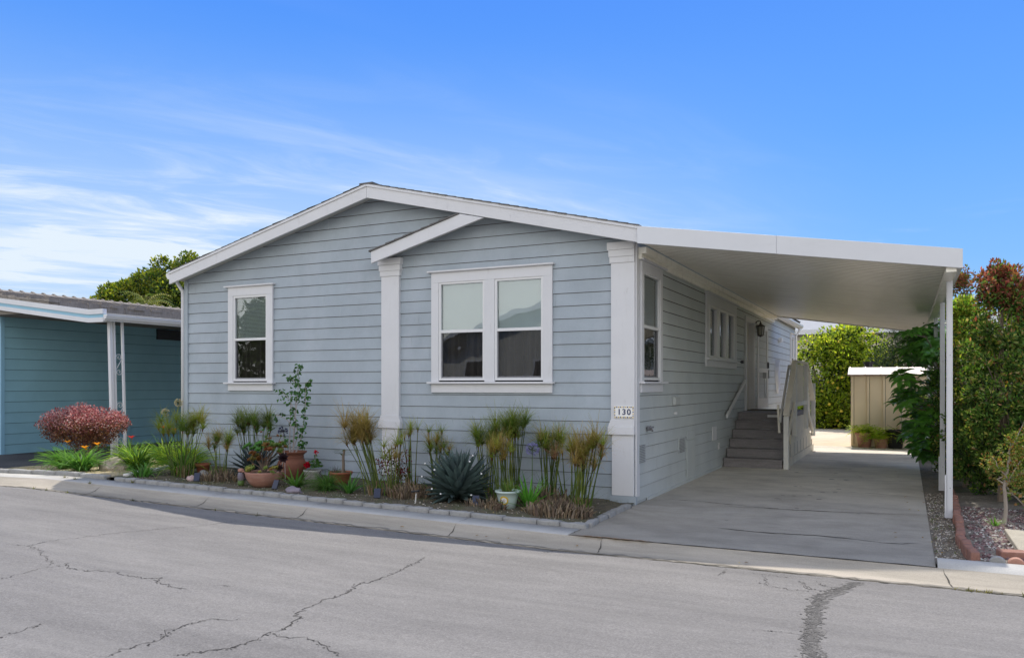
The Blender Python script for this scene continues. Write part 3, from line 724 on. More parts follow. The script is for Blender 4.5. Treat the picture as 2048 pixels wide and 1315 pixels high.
for k in range(4):
    w.tube([(.06+.015*k, 12.1+.12*k, 2.25), (.05, 12.0+.14*k, 1.8), (.07, 12.15+.1*k, 1.45), (.06, 12.3+.08*k, 1.35), (.07, 12.5+.1*k, 1.5), (.05, 12.4+.12*k, 2.2)], .012, 6)
w.build('cable_loop', M['vinyl'], home, smooth=True)
# skirting board and wall handrail
w = MB(); w.bar((.07,5.55,.955), (.07,7.5,1.64), .035, .075); hr = w.build('wall_handrail', M['vinyl'], home, bevel=.005)
w = MB()
for y, z in ((6.0,1.07),(7.0,1.42)): w.bar((.0,y,z), (.06,y,z+.02), .03, .03)
w.build('bracket', M['black'], hr)
w = MB(); w.bar((.02,.45,.02),(.02,5.3,.02), .02, .04); w.build('skirting', M['siding_side'], home)
# address tile plaque
pl = thing('house_number_sign', 'white tile plaque reading 130 with a yellow and blue border on the right white column', 'sign', (-.142,-.058,1.20))
w = MB(); w.box(-.137,.137,-.012,0,-.078,.078); w.build('tile', M['tile'], pl, bevel=.003)
w = MB(); w2 = MB()
def rectb(b, x0, x1, z0, z1, d=-.0145): b.box(x0, x1, d, d+.0025, z0, z1)
for k in range(11):
    x = -.13+k*.0243; bb = w if k % 2 else w2
    for zc in (.066, -.066): bb.prism([(x, zc-.007), (x+.012, zc-.009), (x+.020, zc+.007), (x+.006, zc+.009)], 'y', -.0145, -.012)
for k in range(5):
    z = -.052+k*.0235; bb = w2 if k % 2 else w
    for xc in (-.125, .125): bb.prism([(xc-.008, z), (xc+.008, z+.004), (xc+.006, z+.017), (xc-.007, z+.013)], 'y', -.0145, -.012)
w.build('border_blue', M['ink'], pl); w2.build('border_yellow', M['yellow'], pl)
d_ = bpy.data.curves.new('digits', 'FONT'); d_.body = '130'; d_.size = .105; d_.extrude = .0015; d_.space_character = 1.25
d_.align_x = 'CENTER'; d_.align_y = 'CENTER'; d_.offset = .0022
to = bpy.data.objects.new('tmp', d_); COL.objects.link(to)
dg = bpy.context.evaluated_depsgraph_get(); me = bpy.data.meshes.new_from_object(to.evaluated_get(dg))
bpy.data.objects.remove(to)
do = bpy.data.objects.new('digits', me); COL.objects.link(do); me.materials.append(M['ink']); do.parent = pl
do.rotation_euler = (pi/2, 0, 0); do.location = (.003, -.0145, .0)
# wall lantern
ln = thing('wall_lantern', 'black carriage lantern on a scrolled arm beside the entry door', 'lamp', (.02,8.99,2.95))
w = MB(); w.box(-.02,.02,-.04,.04,-.09,.07); w.tube([(0,0,.0),(.05,-.02,.06),(.10,-.05,.08),(.15,-.09,.06),(.15,-.09,.03)], .011, 7)
w.tube([(0,0,-.06),(.05,-.02,-.04),(.07,-.03,.0),(.04,-.02,.03)], .007, 6); w.build('arm', M['black'], ln, smooth=False)
w = MB(); w.lathe([(.0,.04),(.02,.03),(.03,.0),(.10,-.05),(.105,-.06),(.0,-.06)], (.15,-.09,0), 6)
w.lathe([(.0,-.30),(.02,-.29),(.065,-.27),(.07,-.255),(.0,-.255)], (.15,-.09,0), 6)
for k in range(6):
    t = 2*pi*k/6; w.tube([(.15+.088*cos(t),-.09+.088*sin(t),-.06),(.15+.062*cos(t),-.09+.062*sin(t),-.26)], .007, 4)
w.build('cage', M['black'], ln)
w = MB(); w.lathe([(.082,-.062),(.058,-.254)], (.15,-.09,0), 6); w.build('glass', M['glasslamp'], ln)

# ------------------------------------------------------------------ carport
cp = thing('carport', 'white aluminium carport awning with ribbed pan roof attached to the grey home', 'carport', (0,0,0))
CX0, CX1 = .13, 3.66
def cz(x): return 3.35+(x-.11)*(2.815-3.35)/(3.64-.11)      # underside
CY0, CY1 = -.30, 11.9
w = MB(); y = CY0+.01; 
while y < CY1-.02:
    P = [(y,.0,0),(y+.118,.0,0),(y+.124,.022,1),(y+.146,.022,1),(y+.1524,.0,0)]
    for (ya, da, _), (yb, db, _) in zip(P, P[1:]):
        w.mi = 1 if (da > 0 or db > 0) else 0
        w.face([(CX0,ya,cz(CX0)+da+.02),(CX1-.02,ya,cz(CX1-.02)+da+.02),(CX1-.02,yb,cz(CX1-.02)+db+.02),(CX0,yb,cz(CX0)+db+.02)])
    y += .1524
w.build('roof_pan', [M['ceil'], M['groove']], cp)
w = MB(); w.mesh([(CX0,CY0+.02,cz(CX0)+.10),(CX1-.01,CY0+.02,cz(CX1)+.10),(CX1-.01,CY1-.01,cz(CX1)+.10),(CX0,CY1-.01,cz(CX0)+.10)], [(0,1,2,3)])
w.build('roof_top', M['alu'], cp)
w = MB()
xm = 1.80; fz = lambda x: cz(x)
for (a, c, o_) in ((XR+.004, xm-.0012, 0), (xm+.0012, 3.68, .0)):
    w.prism([(a, fz(a)-.012), (c, fz(c)-.012), (c, fz(c)+.205-.01*(c-XR)/(3.68-XR)), (a, fz(a)+.205-.01*(a-XR)/(3.68-XR))], 'y', CY0-.035, CY0)
    pass
w.build('front_fascia', M['alu'], cp, bevel=.003)
w = MB(); w.prism([(CY0-.034, cz(3.66)-.015), (CY1, cz(3.66)-.015), (CY1, cz(3.66)+.19), (CY0-.034, cz(3.66)+.19)], 'x', 3.661, 3.70)
w.build('side_gutter', M['alu'], cp, bevel=.003)
w = MB(); w.box(XR-.0, 3.66, CY1, CY1+.03, 2.75, 2.76)
w = MB(); w.prism([(CX0, cz(CX0)-.01), (3.66, cz(3.66)-.01), (3.66, cz(3.66)+.13), (CX0, cz(CX0)+.13)], 'y', CY1, CY1+.035)
w.build('rear_fascia', M['alu'], cp)
w = MB(); w.box(3.545, 3.645, CY0+.02, CY1-.02, cz(3.6)-.055, cz(3.6)+.012); w.build('side_beam', M['ceil'], cp, bevel=.004)
w = MB(); w.box(.016, .125, CY0+.35, CY1, 3.27, 3.352); w.box(.016,.06, CY0+.35, CY1, 3.2, 3.268); w.build('ledger', M['ceil'], cp)
w = MB(); w.box(-.0, .13, -.262, .02, 3.345, 3.36)
def post(x, y, zt, zb=.03):
    w = MB(); w.box(x-.032, x+.032, y-.036, y+.036, zb, zt)
    w.box(x-.020, x+.020, y-.039, y-.0361, zb+.0, zt)
    r_ = w.build('post', M['alu'], cp, bevel=.004)
    w = MB(); w.box(x-.050, x+.04, y-.05, y+.045, -.0, zb+.02); w.box(x-.050, x-.034, y-.05, y+.0, .05, .5); w.build('post_base', M['alu'], r_)
    w = MB()
    for z in (.35, 1.9): w.blob((x+.005, y-.041, z), (.006,.004,.006), 1, 0)
    w.build('screw', M['gasket'], r_)
for y in (.62, 3.35, 6.3, 9.4, 11.6): post(3.615 if y < 1 else 3.64, y, cz(3.6)-.05)

# ------------------------------------------------------------------ entry steps and railing
ps = thing('entry_steps', 'grey composite entry stairs with a tan painted wooden railing under the carport', 'stairs', (0,0,0))
for i in range(6):
    w = MB(); y = 5.42+.30*i; z = .1667*(i+1); ye = 9.2 if i == 5 else y+.33
    w.box(.03, 1.10, y+.025, ye, z-.1667+.002 if i else .0, z-.032)
    w.build('riser', M['step'], ps)
    w = MB(); w.box(.025, 1.105, y, ye, z-.030, z); w.build('tread', M['step'], ps, bevel=.006)
for i in range(4):
    w = MB(); y = 9.2+.30*i; z = .8333-.1667*i
    w.box(.3, 1.10, y, y+.30, z-.1667, z); w.build('rear_step', M['step'], ps)
w = MB(); w.box(.02,.9,7.85,8.9,1.001,1.012); w.build('door_mat', M['soil'], ps)
w = MB(); w.box(.62,.86,6.894,6.918,.90,.95); w.build('step_light', M['vinyl'], ps)
# stepped side skirt
sk = [(5.5,.0)]
for i in range(6): sk += [(5.5+.3*i if i else 5.5, .1667*(i+1)-.09), (5.5+.3*(i+1), .1667*(i+1)-.09)]
sk[-1] = (9.0, .91)
for i in range(5): sk += [(9.0+.28*i, .91-.16*(i)), (9.0+.28*(i+1), .91-.16*i)] if i else [(9.28,.91)]
sk += [(10.4,.0)]
w = MB(); w.prism(sk, 'x', 1.108, 1.135); w.build('side_skirt', M['porchside'], ps)
w = MB(); w.box(1.136, 1.16, 5.46, 10.45, .0, .15); w.build('base_board', M['porchside'], ps, bevel=.004)
w = MB()
for k in range(9): w.box(1.1355, 1.139, 5.8+.55*k, 5.806+.55*k, .15, .4)
w.build('board_joint', M['lip'], ps)
rl = MB()
X = 1.17
for (y, zt, zb) in ((5.46,.97,.0),(6.70,2.0,.55),(8.70,2.0,.6),(10.25,1.6,.35)):
    w = MB(); w.box(X-.045, X+.045, y-.045, y+.045, zb, zt); w.build('rail_post', M['railw'], ps, bevel=.005)
def rail(p, q, wd=.10, h=.045, nm='top_rail'):
    w = MB(); w.bar(p, q, wd, h); w.build(nm, M['railp'], ps, bevel=.004)
rail((X,5.42,1.0),(X,6.70,2.03)); rail((X,6.72,2.03),(X,8.72,2.03)); rail((X,8.72,2.03),(X,10.3,1.15))
rail((X,5.5,.42),(X,6.68,1.18), .04, .09, 'bottom_rail'); rail((X,6.72,1.17),(X,8.68,1.17), .04, .09, 'bottom_rail'); rail((X,8.72,1.17),(X,10.2,.45), .04, .09, 'bottom_rail')
def topz(y): return 1.0+(y-5.42)*1.03/1.28 if y < 6.7 else 2.03 if y < 8.72 else 2.03-(y-8.72)*.557
def botz(y): return .42+(y-5.5)*.644 if y < 6.7 else 1.17 if y < 8.72 else 1.17-(y-8.72)*.486
for i in range(26):
    y = 5.66+i*.18
    if min(abs(y-q) for q in (6.70, 8.70, 10.25)) < .09 or y > 10.15: continue
    w = MB(); w.box(X-.06, X-.04, y-.045, y+.045, botz(y)-.04, topz(y)-.04); w.build('baluster', M['railp'], ps)
w = MB(); w.bar((1.055,5.5,.88),(1.055,6.75,1.92), .035, .08); w.bar((1.055,6.75,1.92),(1.055,7.2,1.92), .035, .08); w.build('grab_rail', M['railw'], ps, bevel=.004)
w = MB()
for y, z in ((5.7,1.0),(6.2,1.42),(6.6,1.76)): w.bar((1.05,y,z-.03),(1.13,y,z-.03), .03, .02)
w.build('grab_rail_bracket', M['black'], ps)
w = MB(); w.bar((1.03,5.60,.66),(1.0,5.64,1.18), .035, .075); w.build('newel', M['railp'], ps)
# ------------------------------------------------------------------ blue neighbour house
nb = thing('blue_house', 'teal blue clapboard house with white and blue fascia and weathered shingle roof at the left', 'house', (0,0,0))
NX = -14.03; NY0 = .40
siding('side_wall', M['blue'], M['lipblue'], nb, lambda u, z, d: (NX+d, u, z), NY0, 16, .06, 3.0, [], [], ex=.228, seed=3)
siding('front_wall', M['blue'], M['lipblue'], nb, lambda u, z, d: (u, NY0-d, z), -24, NX, .06, 3.05, [], [], ex=.228, seed=5)
w = MB(); w.box(NX-.005, NX+.025, NY0-.03, NY0+.05, .06, 3.12); w.box(NX-.09, NX-.0051, NY0-.03, NY0-.001, .06, 3.12); w.build('corner_board', M['bluefascia'], nb)
w = MB(); w.box(-24, NX-.01, NY0+.02, 16, 0, 3.2); w.build('inner_wall', M['blue'], nb)
w = MB(); w.box(NX+.02, NX+.04, 2.6, 3.5, .1, .95); w.build('access_panel', M['blue'], nb)
w = MB(); w.box(NX+.01, NX+.06, 4.3, 5.6, 2.72, 2.98); w.build('vent_window', M['black'], nb)
AX, KX = -10.30, -10.72       # awning outer corner, kink of the fascia
AY = .02
def nz(x): return 2.735+(KX-x)*(3.079-2.731)/(-10.702+13.429)     # underside of the rake
w = MB()
def frake(m, dz0, dz1, y0, nm):
    w = MB(); w.prism([(-26, nz(-26)+dz0), (KX, nz(KX)+dz0), (KX, nz(KX)+dz1), (-26, nz(-26)+dz1)], 'y', y0, AY+.05)
    w.prism([(KX, nz(KX)+dz0), (AX, nz(KX)+dz0+.0), (AX, nz(KX)+dz1), (KX, nz(KX)+dz1)], 'y', y0, AY+.05)
    w.build(nm, m, nb)
frake(M['alu'], 0, .085, AY-.03, 'lower_fascia'); frake(M['bluefascia'], .085, .15, AY-.01, 'fascia'); frake(M['alu'], .15, .245, AY-.035, 'upper_fascia')
w = MB()   # side eave with gutter
w.box(AX, AX+.03, AY-.02, 14, 2.755, 2.87); w.prism([(AX+.03, 2.87), (AX+.11, 2.87), (AX+.11, 2.85), (AX+.08, 2.79), (AX+.03, 2.79)], 'y', AY-.03, 14)
w.build('eave_gutter', M['alu'], nb)
# ribbed awning pans rising to the house roof
w = MB(); n = 66; zA = 2.88
zh = nz(-12.3)+.13
for i in range(n):
    y = AY+.06+i*.21
    for (ya, yb, d) in ((y, y+.17, 0), (y+.17, y+.21, .025)):
        w.face([(AX+.02,ya,zA+d),(AX+.02,yb,zA+d),(-12.3,yb,zh+d),(-12.3,ya,zh+d)])
    w.face([(AX+.02,y+.17,zA),(AX+.02,y+.17,zA+.025),(-12.3,y+.17,zh+.025),(-12.3,y+.17,zh)])
w.build('awning_pan', M['awn'], nb)
w = MB(); w.face([(AX,AY+.05,2.80),(AX,14,2.80),(-14.0,14,3.08),(-14.0,AY+.05,3.08)]); w.build('awning_ceiling', M['alu'], nb)
# weathered shingle roof: stepped courses
w = MB()
rx0, rx1 = -12.0, -18.0; rz0, rz1 = nz(rx0)+.29, nz(rx1)+.29
rows = 12
for yy in range(70): w.box(rx0-.06, rx0+rnd.uniform(-.01,.01), AY+.06+yy*.215, AY+.06+yy*.215+.205, nz(rx0)+.02, rz0+.03)
for i in range(rows):
    t0, t1 = i/rows, (i+1)/rows+.02
    xa, xb = rx0+(rx1-rx0)*t0, rx0+(rx1-rx0)*t1; za, zb = rz0+(rz1-rz0)*t0, rz0+(rz1-rz0)*t1
    y = AY+.035+.004*i
    while y < 15:
        wd = rnd.uniform(.12,.32); j = rnd.uniform(-.05,.05); th = rnd.uniform(.025,.05)
        w.prism([(xa-j, za), (xb, zb), (xb, zb+.012), (xa-j, za+th+.01)], 'y', y, y+wd-.008); y += wd
y = AY
while y < 15:   # ridge caps
    w.prism([(rx1-.25, rz1-.03), (rx1, rz1+.05), (rx1+.25, rz1-.02), (rx1+.25, rz1+.02), (rx1, rz1+.085), (rx1-.25, rz1+.02)], 'y', y, y+.27)
    w.prism([(rx1-.1, rz1+.075), (rx1, rz1+.12), (rx1+.12, rz1+.06)], 'y', y, y+.06); y += .3
w.build('shingle_roof', M['shake'], nb)
w = MB(); w.prism([(rx1, rz1-.004), (-23.5, 3.1), (-23.5, 3.0), (-12, 3.0), (-12, rz0-.004)], 'y', AY+.056, 15); w.build('roof_deck', M['shake'], nb)
for (x, y) in ((-14.6,5.75),(-13.6,5.75),(-14.3,7.6)):
    z = rz0+(rz1-rz0)*(rx0-x)/(rx0-rx1)
    w = MB(); w.lathe([(.16,0),(.14,.03),(.06,.12),(.055,.28),(.075,.29),(.0,.3)], (x,y,z), 12); w.build('roof_vent_pipe', M['alu'], nb, smooth=True)
# scrolled awning posts
def spiral(c, r0, a0, turns, sgn, plane_u, n=22):
    P = []
    for i in range(n+1):
        t = i/n; a = a0+sgn*turns*2*pi*t; r = r0*(1-t*.8)
        P.append((c[0]+plane_u[0]*r*cos(a), c[1]+plane_u[1]*r*cos(a), c[2]+r*sin(a)))
    return P
def awning_post(y0, x0=AX-.12):
    r_ = bpy.data.objects.new('awning_post', None); COL.objects.link(r_); r_.parent = nb; r_.location = (x0, y0, 0)
    zt = 2.77; lean = -.10; B = .1
    w = MB()
    w.bar((0,0,B),(lean,0,zt), .07, .06); w.build('post', M['alu'], r_, bevel=.003)
    w = MB(); w.bar((0,.085,B),(lean,.085,zt), .045, .035); w.bar((0,.27,B),(lean,.27,zt), .045, .04); w.build('side_post', M['alu'], r_, bevel=.003)
    for zc in (1.95, 1.02, .35):
        w = MB(); lx = lean*zc/zt
        w.tube([(lx+p[0], p[1], p[2]) for p in spiral((0,.178,zc+.14), .070, pi*1.15, 1.3, -1, (0,1))], .006, 5)
        w.tube([(lx+p[0], p[1], p[2]) for p in spiral((0,.178,zc-.14), .070, pi*.15, 1.3, -1, (0,1))], .006, 5)
        w.tube([(lx,.11,zc-.11),(lx,.178,zc),(lx,.245,zc+.11)], .006, 5)
        w.build('scrollwork', M['alu'], r_)
awning_post(.30); awning_post(5.2)

# ------------------------------------------------------------------ shed
sh = thing('storage_shed', 'tan ribbed metal storage shed with a pale pinkish roof behind the driveway', 'shed', (0,0,0))
x0, x1, y0, y1 = 1.90, 4.6, 12.2, 14.0
w = MB(); w.box(x0, x1, y0, y1, .0, 1.83)
w.build('shed_wall', M['shed'], sh)
w = MB(); x = x0+.0
while x < x1-.05:
    w.box(x+.0, x+.055, y0-.035, y0-.001, .03, 1.8); x += .365
w.box(x0-.012, x0+.05, y0-.02, y0+.06, .0, 1.82)
w.build('wall_rib', M['shed'], sh, bevel=.012)
w = MB(); x = x0
while x < x1-.05: w.box(x+.056, x+.068, y0-.006, y0-.001, .03, 1.8); x += .365
w.build('rib_groove', M['porchside2'], sh)
w = MB(); w.box(x0-.01, x1+.01, y0-.03, y0+.04, -.0, .05); w.build('base_rail', M['shed'], sh)
w = MB(); w.prism([(y0-.10,1.81),(y0+.32,2.01),(y1-.32,2.01),(y1+.1,1.81)], 'x', x0-.08, x1+.08); w.build('shed_roof', M['shedroof'], sh)
w = MB(); x = x0-.06
while x < x1: w.prism([(y0-.105,1.812),(y0+.315,2.012),(y0+.315,2.030),(y0-.105,1.830)], 'x', x, x+.03); x += .365
w.box(x0-.09, x1+.09, y0-.115, y0-.101, 1.785, 1.825)
w.build('roof_seam', M['shedroof'], sh)
w = MB(); w.lathe([(.10,0),(.10,.12),(.13,.12),(.13,.17),(.0,.17)], (2.27, y0+.8, 2.0), 14); w.build('roof_vent', M['black'], sh)

# ------------------------------------------------------------------ houses behind
def simple_house(name, label, x0, x1, y0, y1, zw, zr_, mw, mr, axis='x', wins=(), ov=.4, fasc=.22):
    t = thing(name, label, 'house', (0,0,0))
    w = MB(); w.box(x0, x1, y0, y1, -.2, zw); w.build('wall', mw, t)
    if axis == 'x':     # ridge parallel to x
        ym = (y0+y1)/2
        for s_, ya in ((1, y0-ov), (-1, y1+ov)):
            w = MB(); w.prism([(ya, zw-.02), (ym, zr_), (ym, zr_-.12), (ya, zw-.14)], 'x', x0-ov, x1+ov); w.build('roof', mr, t)
            w = MB(); yb = ya-.03*s_; w.box(x0-ov, x1+ov, min(ya-.001*s_, yb), max(ya-.001*s_, yb), zw-.2, zw+.02); w.build('fascia', M['trim'], t)
        w = MB()
        for xx in (x0-.001, x1-.05): w.prism([(y0, zw-.001), (ym, zr_-.13), (y1, zw-.001)], 'x', xx, xx+.051)
        w.build('gable_wall', mw, t)
    else:
        xm = (x0+x1)/2
        for xa in (x0-ov, x1+ov):
            w = MB(); w.prism([(xa, zw-.02), (xm, zr_), (xm, zr_-.12), (xa, zw-.14)], 'y', y0-ov, y1+ov); w.build('roof', mr, t)
            for (ya, yb) in ((y0-ov-.03, y0-ov-.001), (y1+ov+.001, y1+ov+.03)):
                w = MB(); w.prism([(xa, zw+.02), (xm, zr_+.03), (xm, zr_-fasc), (xa, zw-fasc)], 'y', ya, yb); w.build('rake_fascia', M['trim'], t)
        w = MB()
        for yy in (y0, y1-.05): w.prism([(x0, zw-.001), (xm, zr_-.13), (x1, zw-.001)], 'y', yy, yy+.05)
        w.build('gable_wall', mw, t)
    for (kind, a, c, e, f_) in wins:
        yy = y1 if kind == 'N' else y0; s_ = 1 if kind == 'N' else -1
        w = MB()
        for (p, q, r_, u_) in ((a-.1,c+.1,f_,f_+.12),(a-.1,c+.1,e-.12,e),(a-.1,a,e,f_),(c,c+.1,e,f_),((a+c)/2-.04,(a+c)/2+.04,e,f_)):
            w.box(p, q, min(yy, yy+.05*s_), max(yy, yy+.05*s_), r_, u_)
        fr = w.build('window', M['trim'], t)
        w = MB(); w.box(a, c, min(yy+.002*s_, yy+.02*s_), max(yy+.002*s_, yy+.02*s_), e, f_); w.build('pane', M['darkroom'], fr)
    return t
simple_house('cream_house', 'cream house with white eaves partly hidden behind the citrus hedge', -9, 7, 29, 38, 4.05, 5.0, M['cream'], M['greyroof'], 'x', ov=.5)
simple_house('grey_roof_house', 'house with grey roof and white fascia peeking out at the right edge behind shrubs', 6.5, 14, 12, 24, 3.35, 4.9, M['oppwall'], M['greyroof'], 'y', ov=.6)
# across the road, seen mirrored in the window panes
simple_house('gabled_house', 'pale gabled house with white rake boards and windows standing across the road', -14.5, -3.0, -31, -19, 3.1, 5.2, M['oppwall'], M['greyroof'], 'y',
             [('N', -13, -11.6, 1.1, 2.6), ('N', -10.2, -8.6, 1.1, 2.6), ('N', -6.5, -5, 1.1, 2.6)])
sheet('far_yard', M['earth'], XS, [-60,-30,-19,-14.5], lambda x, y: g(x)+.02)

# ------------------------------------------------------------------ foliage helpers
def rv(r=rnd):
    while True:
        v = Vector((r.uniform(-1,1), r.uniform(-1,1), r.uniform(-1,1)))
        if .05 < v.length < 1: return v
def jit(c, a, r=rnd):
    k = 1+r.uniform(-a, a); return (c[0]*k, c[1]*k*(1+r.uniform(-a*.25, a*.25)), c[2]*k)
def leaf(b, p, d, up, L, W, col, fold=.25):
    """two-triangle folded leaf from p along d"""
    d = d.normalized(); s_ = d.cross(up)
    s_ = s_.normalized() if s_.length > 1e-4 else d.orthogonal().normalized()
    n_ = s_.cross(d)
    m = p+d*(L*.45); t = p+d*L
    a = m+s_*(W/2)+n_*(W*fold); c = m-s_*(W/2)+n_*(W*fold)
    n0 = len(b.v); b.v.extend([tuple(p), tuple(a), tuple(t), tuple(c)])
    b.f.append((n0, n0+1, n0+2)); b.f.append((n0, n0+2, n0+3)); b.c += [col, col]; b.m += [0, 0]
def cloud(b, clumps, n, L, W, cols, r, up_bias=.3, colf=None, shell=.55):
    """leaves in ellipsoid clumps (cx,cy,cz,rx,ry,rz); light colours outside, dark inside"""
    tot = sum(c[3]*c[5]+c[4]*c[5] for c in clumps)
    for (cx, cy, cz_, rx, ry, rz) in clumps:
        k = int(n*(rx*rz+ry*rz)/tot)+1
        for _ in range(k):
            v = rv(r).normalized(); q = shell+(1.05-shell)*r.random()**.6
            if r.random() < .12: q *= .8
            p = Vector((cx+v.x*rx*q, cy+v.y*ry*q, cz_+v.z*rz*q))
            d = (v*.7+rv(r)*.9+Vector((0,0,up_bias)))
            c = colf(p, v, q, r) if colf else jit(r.choice(cols), .25, r)
            leaf(b, p, d, rv(r), L*r.uniform(.6,1.25), W*r.uniform(.7,1.2), c)
def sub_clumps(big, n, rs, r, squash=.85, shell=.75, zmin=None):
    out = []
    for (cx, cy, cz_, rx, ry, rz) in big:
        for _ in range(n):
            v = rv(r).normalized(); q = shell+(1-shell)*r.random()
            s_ = r.uniform(rs[0], rs[1])
            z = cz_+v.z*rz*q
            if zmin is not None and z < zmin: z = zmin+r.random()*.3
            out.append((cx+v.x*rx*q, cy+v.y*ry*q, z, s_, s_, s_*squash))
    return out
def limbs(b, base, tips, r, r0=.05, wob=.06):
    for t in tips:
        P = []; n = 6
        for i in range(n+1):
            k = i/n
            P.append((base[0]+(t[0]-base[0])*k**1.3+r.gauss(0, wob)*(0 < i < n), base[1]+(t[1]-base[1])*k**1.3+r.gauss(0, wob)*(0 < i < n), base[2]+(t[2]-base[2])*k))
        b.tube(P, [r0*(1-.8*i/n) for i in range(n+1)], 6)
def blade(b, p, az, tilt, L, W, droop, col, n=5, tipcol=None, fold=.12, flat=False):
    """arching strap leaf; tilt from vertical"""
    az_v = Vector((cos(az), sin(az), 0)); s_ = Vector((-sin(az), cos(az), 0)); pos = Vector(p); a = tilt; prev = None
    for i in range(n+1):
        t = i/n; wd = W*(.55+.45*sin(pi*min(1, t*1.6+.1)))*(1-t**3)*.5+.0005
        cur = (pos-s_*wd, pos.copy()-Vector((0,0,W*fold)), pos+s_*wd)
        if prev:
            c = col if not tipcol else tuple(col[k]*(1-t)+tipcol[k]*t for k in range(3))
            n0 = len(b.v); b.v.extend([tuple(q) for q in (*prev, *cur)])
            b.f += [(n0, n0+1, n0+4, n0+3), (n0+1, n0+2, n0+5, n0+4)]; b.c += [c, c]; b.m += [0, 0]
        prev = cur
        pos = pos+(az_v*sin(a)+Vector((0,0,cos(a))))*(L/n); a += droop/n
def strap_clump(name, label, cat, p, n, L, W, cols, seed, tilt=(.1,1.1), droop=(.6,1.6), spread=.06, group=None, m='blade'):
    r = random.Random(seed); t = thing(name, label, cat, p, 0, group); b = MB()
    for i in range(n):
        az = r.uniform(0, 2*pi); ti = r.uniform(*tilt)
        q = (cos(az)*spread*r.random(), sin(az)*spread*r.random(), 0)
        c = jit(r.choice(cols), .42, r)
        blade(b, q, az+r.uniform(-.3,.3), ti, L*r.uniform(.6,1.15), W*1.25*r.uniform(.8,1.2), r.uniform(*droop), c, tipcol=sc(c, 1.35))
    b.build('leaves', M[m], t); return t, r

# papyrus -----------------------------------------------------------------
GREEN = (.13,.22,.045); TAN = (.38,.28,.11); LIME = (.24,.31,.05)
def papyrus(p, label, stems, headcols, hL, seed, lean=(0,0), nbl=95, droop=.75, thick=.0062, windx=0.0):
    """stems: list of (dx,dy,height)"""
    r = random.Random(seed)
    t = thing('papyrus_clump', label, 'papyrus', p, 0, 'papyrus clumps along the house front')
    b = MB(); h = MB()
    for (dx, dy, H) in stems:
        bx, by = dx*.45+r.gauss(0,.03), dy*.45+r.gauss(0,.03)
        ex, ey = dx+lean[0]*H+r.gauss(0,.02), dy+lean[1]*H+r.gauss(0,.02)
        P = [(bx+(ex-bx)*(k/5)**1.25, by+(ey-by)*(k/5)**1.25, H*k/5) for k in range(6)]
        g0 = r.choice([(.20,.24,.06),(.12,.17,.045),(.10,.14,.04)])
        b.tube(P, [thick*(1.35-.11*k) for k in range(6)], 4, jit(g0, .2, r))
        top = Vector(P[-1]); ax = (top-Vector(P[-2])).normalized()
        hc = r.choice(headcols); LL = hL*r.uniform(.95,1.4)
        nb_ = int(nbl*r.uniform(.5,1.15))
        h.tube([top-ax*.02, top+ax*.025], [thick*1.0, thick*2.0], 5, (.16,.09,.04))
        for i in range(nb_):
            az = r.uniform(0, 2*pi); ti = 1.15*r.random()**.65+.04
            L = LL*r.uniform(.6,1.1); c = jit(hc, .3, r)
            pos = top+ax*.015; a = ti; azv = Vector((cos(az), sin(az), 0)); sdv = Vector((-sin(az), cos(az), 0))*.0030
            prev = (pos-sdv, pos+sdv)
            for k in range(1, 5):
                pos = pos+(azv*sin(a)+Vector((0,0,cos(a)))+Vector((windx*k*.25,0,0)))*(L/4); a += droop*r.uniform(.5,1.3)/4*(.6+ti)
                wv = sdv*(1-.13*k); cur = (pos-wv, pos+wv)
                n0 = len(h.v); h.v.extend([tuple(prev[0]), tuple(prev[1]), tuple(cur[1]), tuple(cur[0])])
                cc = c if k < 3 else tuple(c[q]*.8+TAN[q]*.25 for q in range(3))
                h.f.append((n0, n0+1, n0+2, n0+3)); h.c.append(cc); h.m.append(0); prev = cur
    # low green side shoots
    for i in range(int(len(stems)*1.2)):
        az = r.uniform(0, 6.28); blade(b, (r.gauss(0,.07), r.gauss(0,.05), 0), az, r.uniform(.1,.6), r.uniform(.2,.5), .012, r.uniform(.2,1.4), jit(GREEN, .3, r))
    b.build('stems', M['blade'], t); h.build('plumes', M['blade'], t)
    # brown cut stalks at the foot
    d = MB()
    for i in range(int(len(stems)*1.2)+4):
        a = r.uniform(0, 6.28); q = .085*sqrt(r.random()); H = r.uniform(.05,.2)
        d.tube([(cos(a)*q, sin(a)*q, -.02), (cos(a)*q*1.3+r.gauss(0,.01), sin(a)*q*1.3, H)], [.008,.006], 4, jit(r.choice([(.30,.20,.11),(.22,.15,.09),(.36,.27,.16)]), .2, r))
    d.build('dry_base', M['dry'], t)
    return t
def st(n, rx, ry, h0, h1, seed, cx=0, cy=0):
    r = random.Random(seed); out = []
    for i in range(n):
        a = r.uniform(0, 6.28); q = sqrt(r.random())
        out.append((cx+rx*q*cos(a), cy+ry*q*sin(a), r.uniform(h0, h1)))
    return out
def P(x, y, dz=.03): return (x, y, g(x)+dz)
papyrus(P(-6.72,-1.35), 'papyrus at the left house corner with blurred olive and yellow plumes', st(20,.42,.2,.62,.86,1), [GREEN,LIME,LIME,(.30,.27,.05)], .27, 11)
papyrus(P(-6.15,-1.15), 'low papyrus with pale green plumes between the corner and the blue agave', st(9,.2,.15,.42,.62,2), [LIME,GREEN,TAN], .22, 12)
papyrus(P(-6.05,-.55), 'dark green papyrus with dense plumes behind the bowl of rosettes', st(22,.34,.15,.62,.84,3), [GREEN,(.06,.10,.03),GREEN], .26, 13)
papyrus(P(-3.18,-1.30), 'papyrus with tan windswept plumes leaning left before the middle column', st(24,.20,.14,.62,.92,4), [TAN,TAN,(.26,.22,.07)], .30, 14, lean=(-.33,.0), windx=-.12, droop=.7)
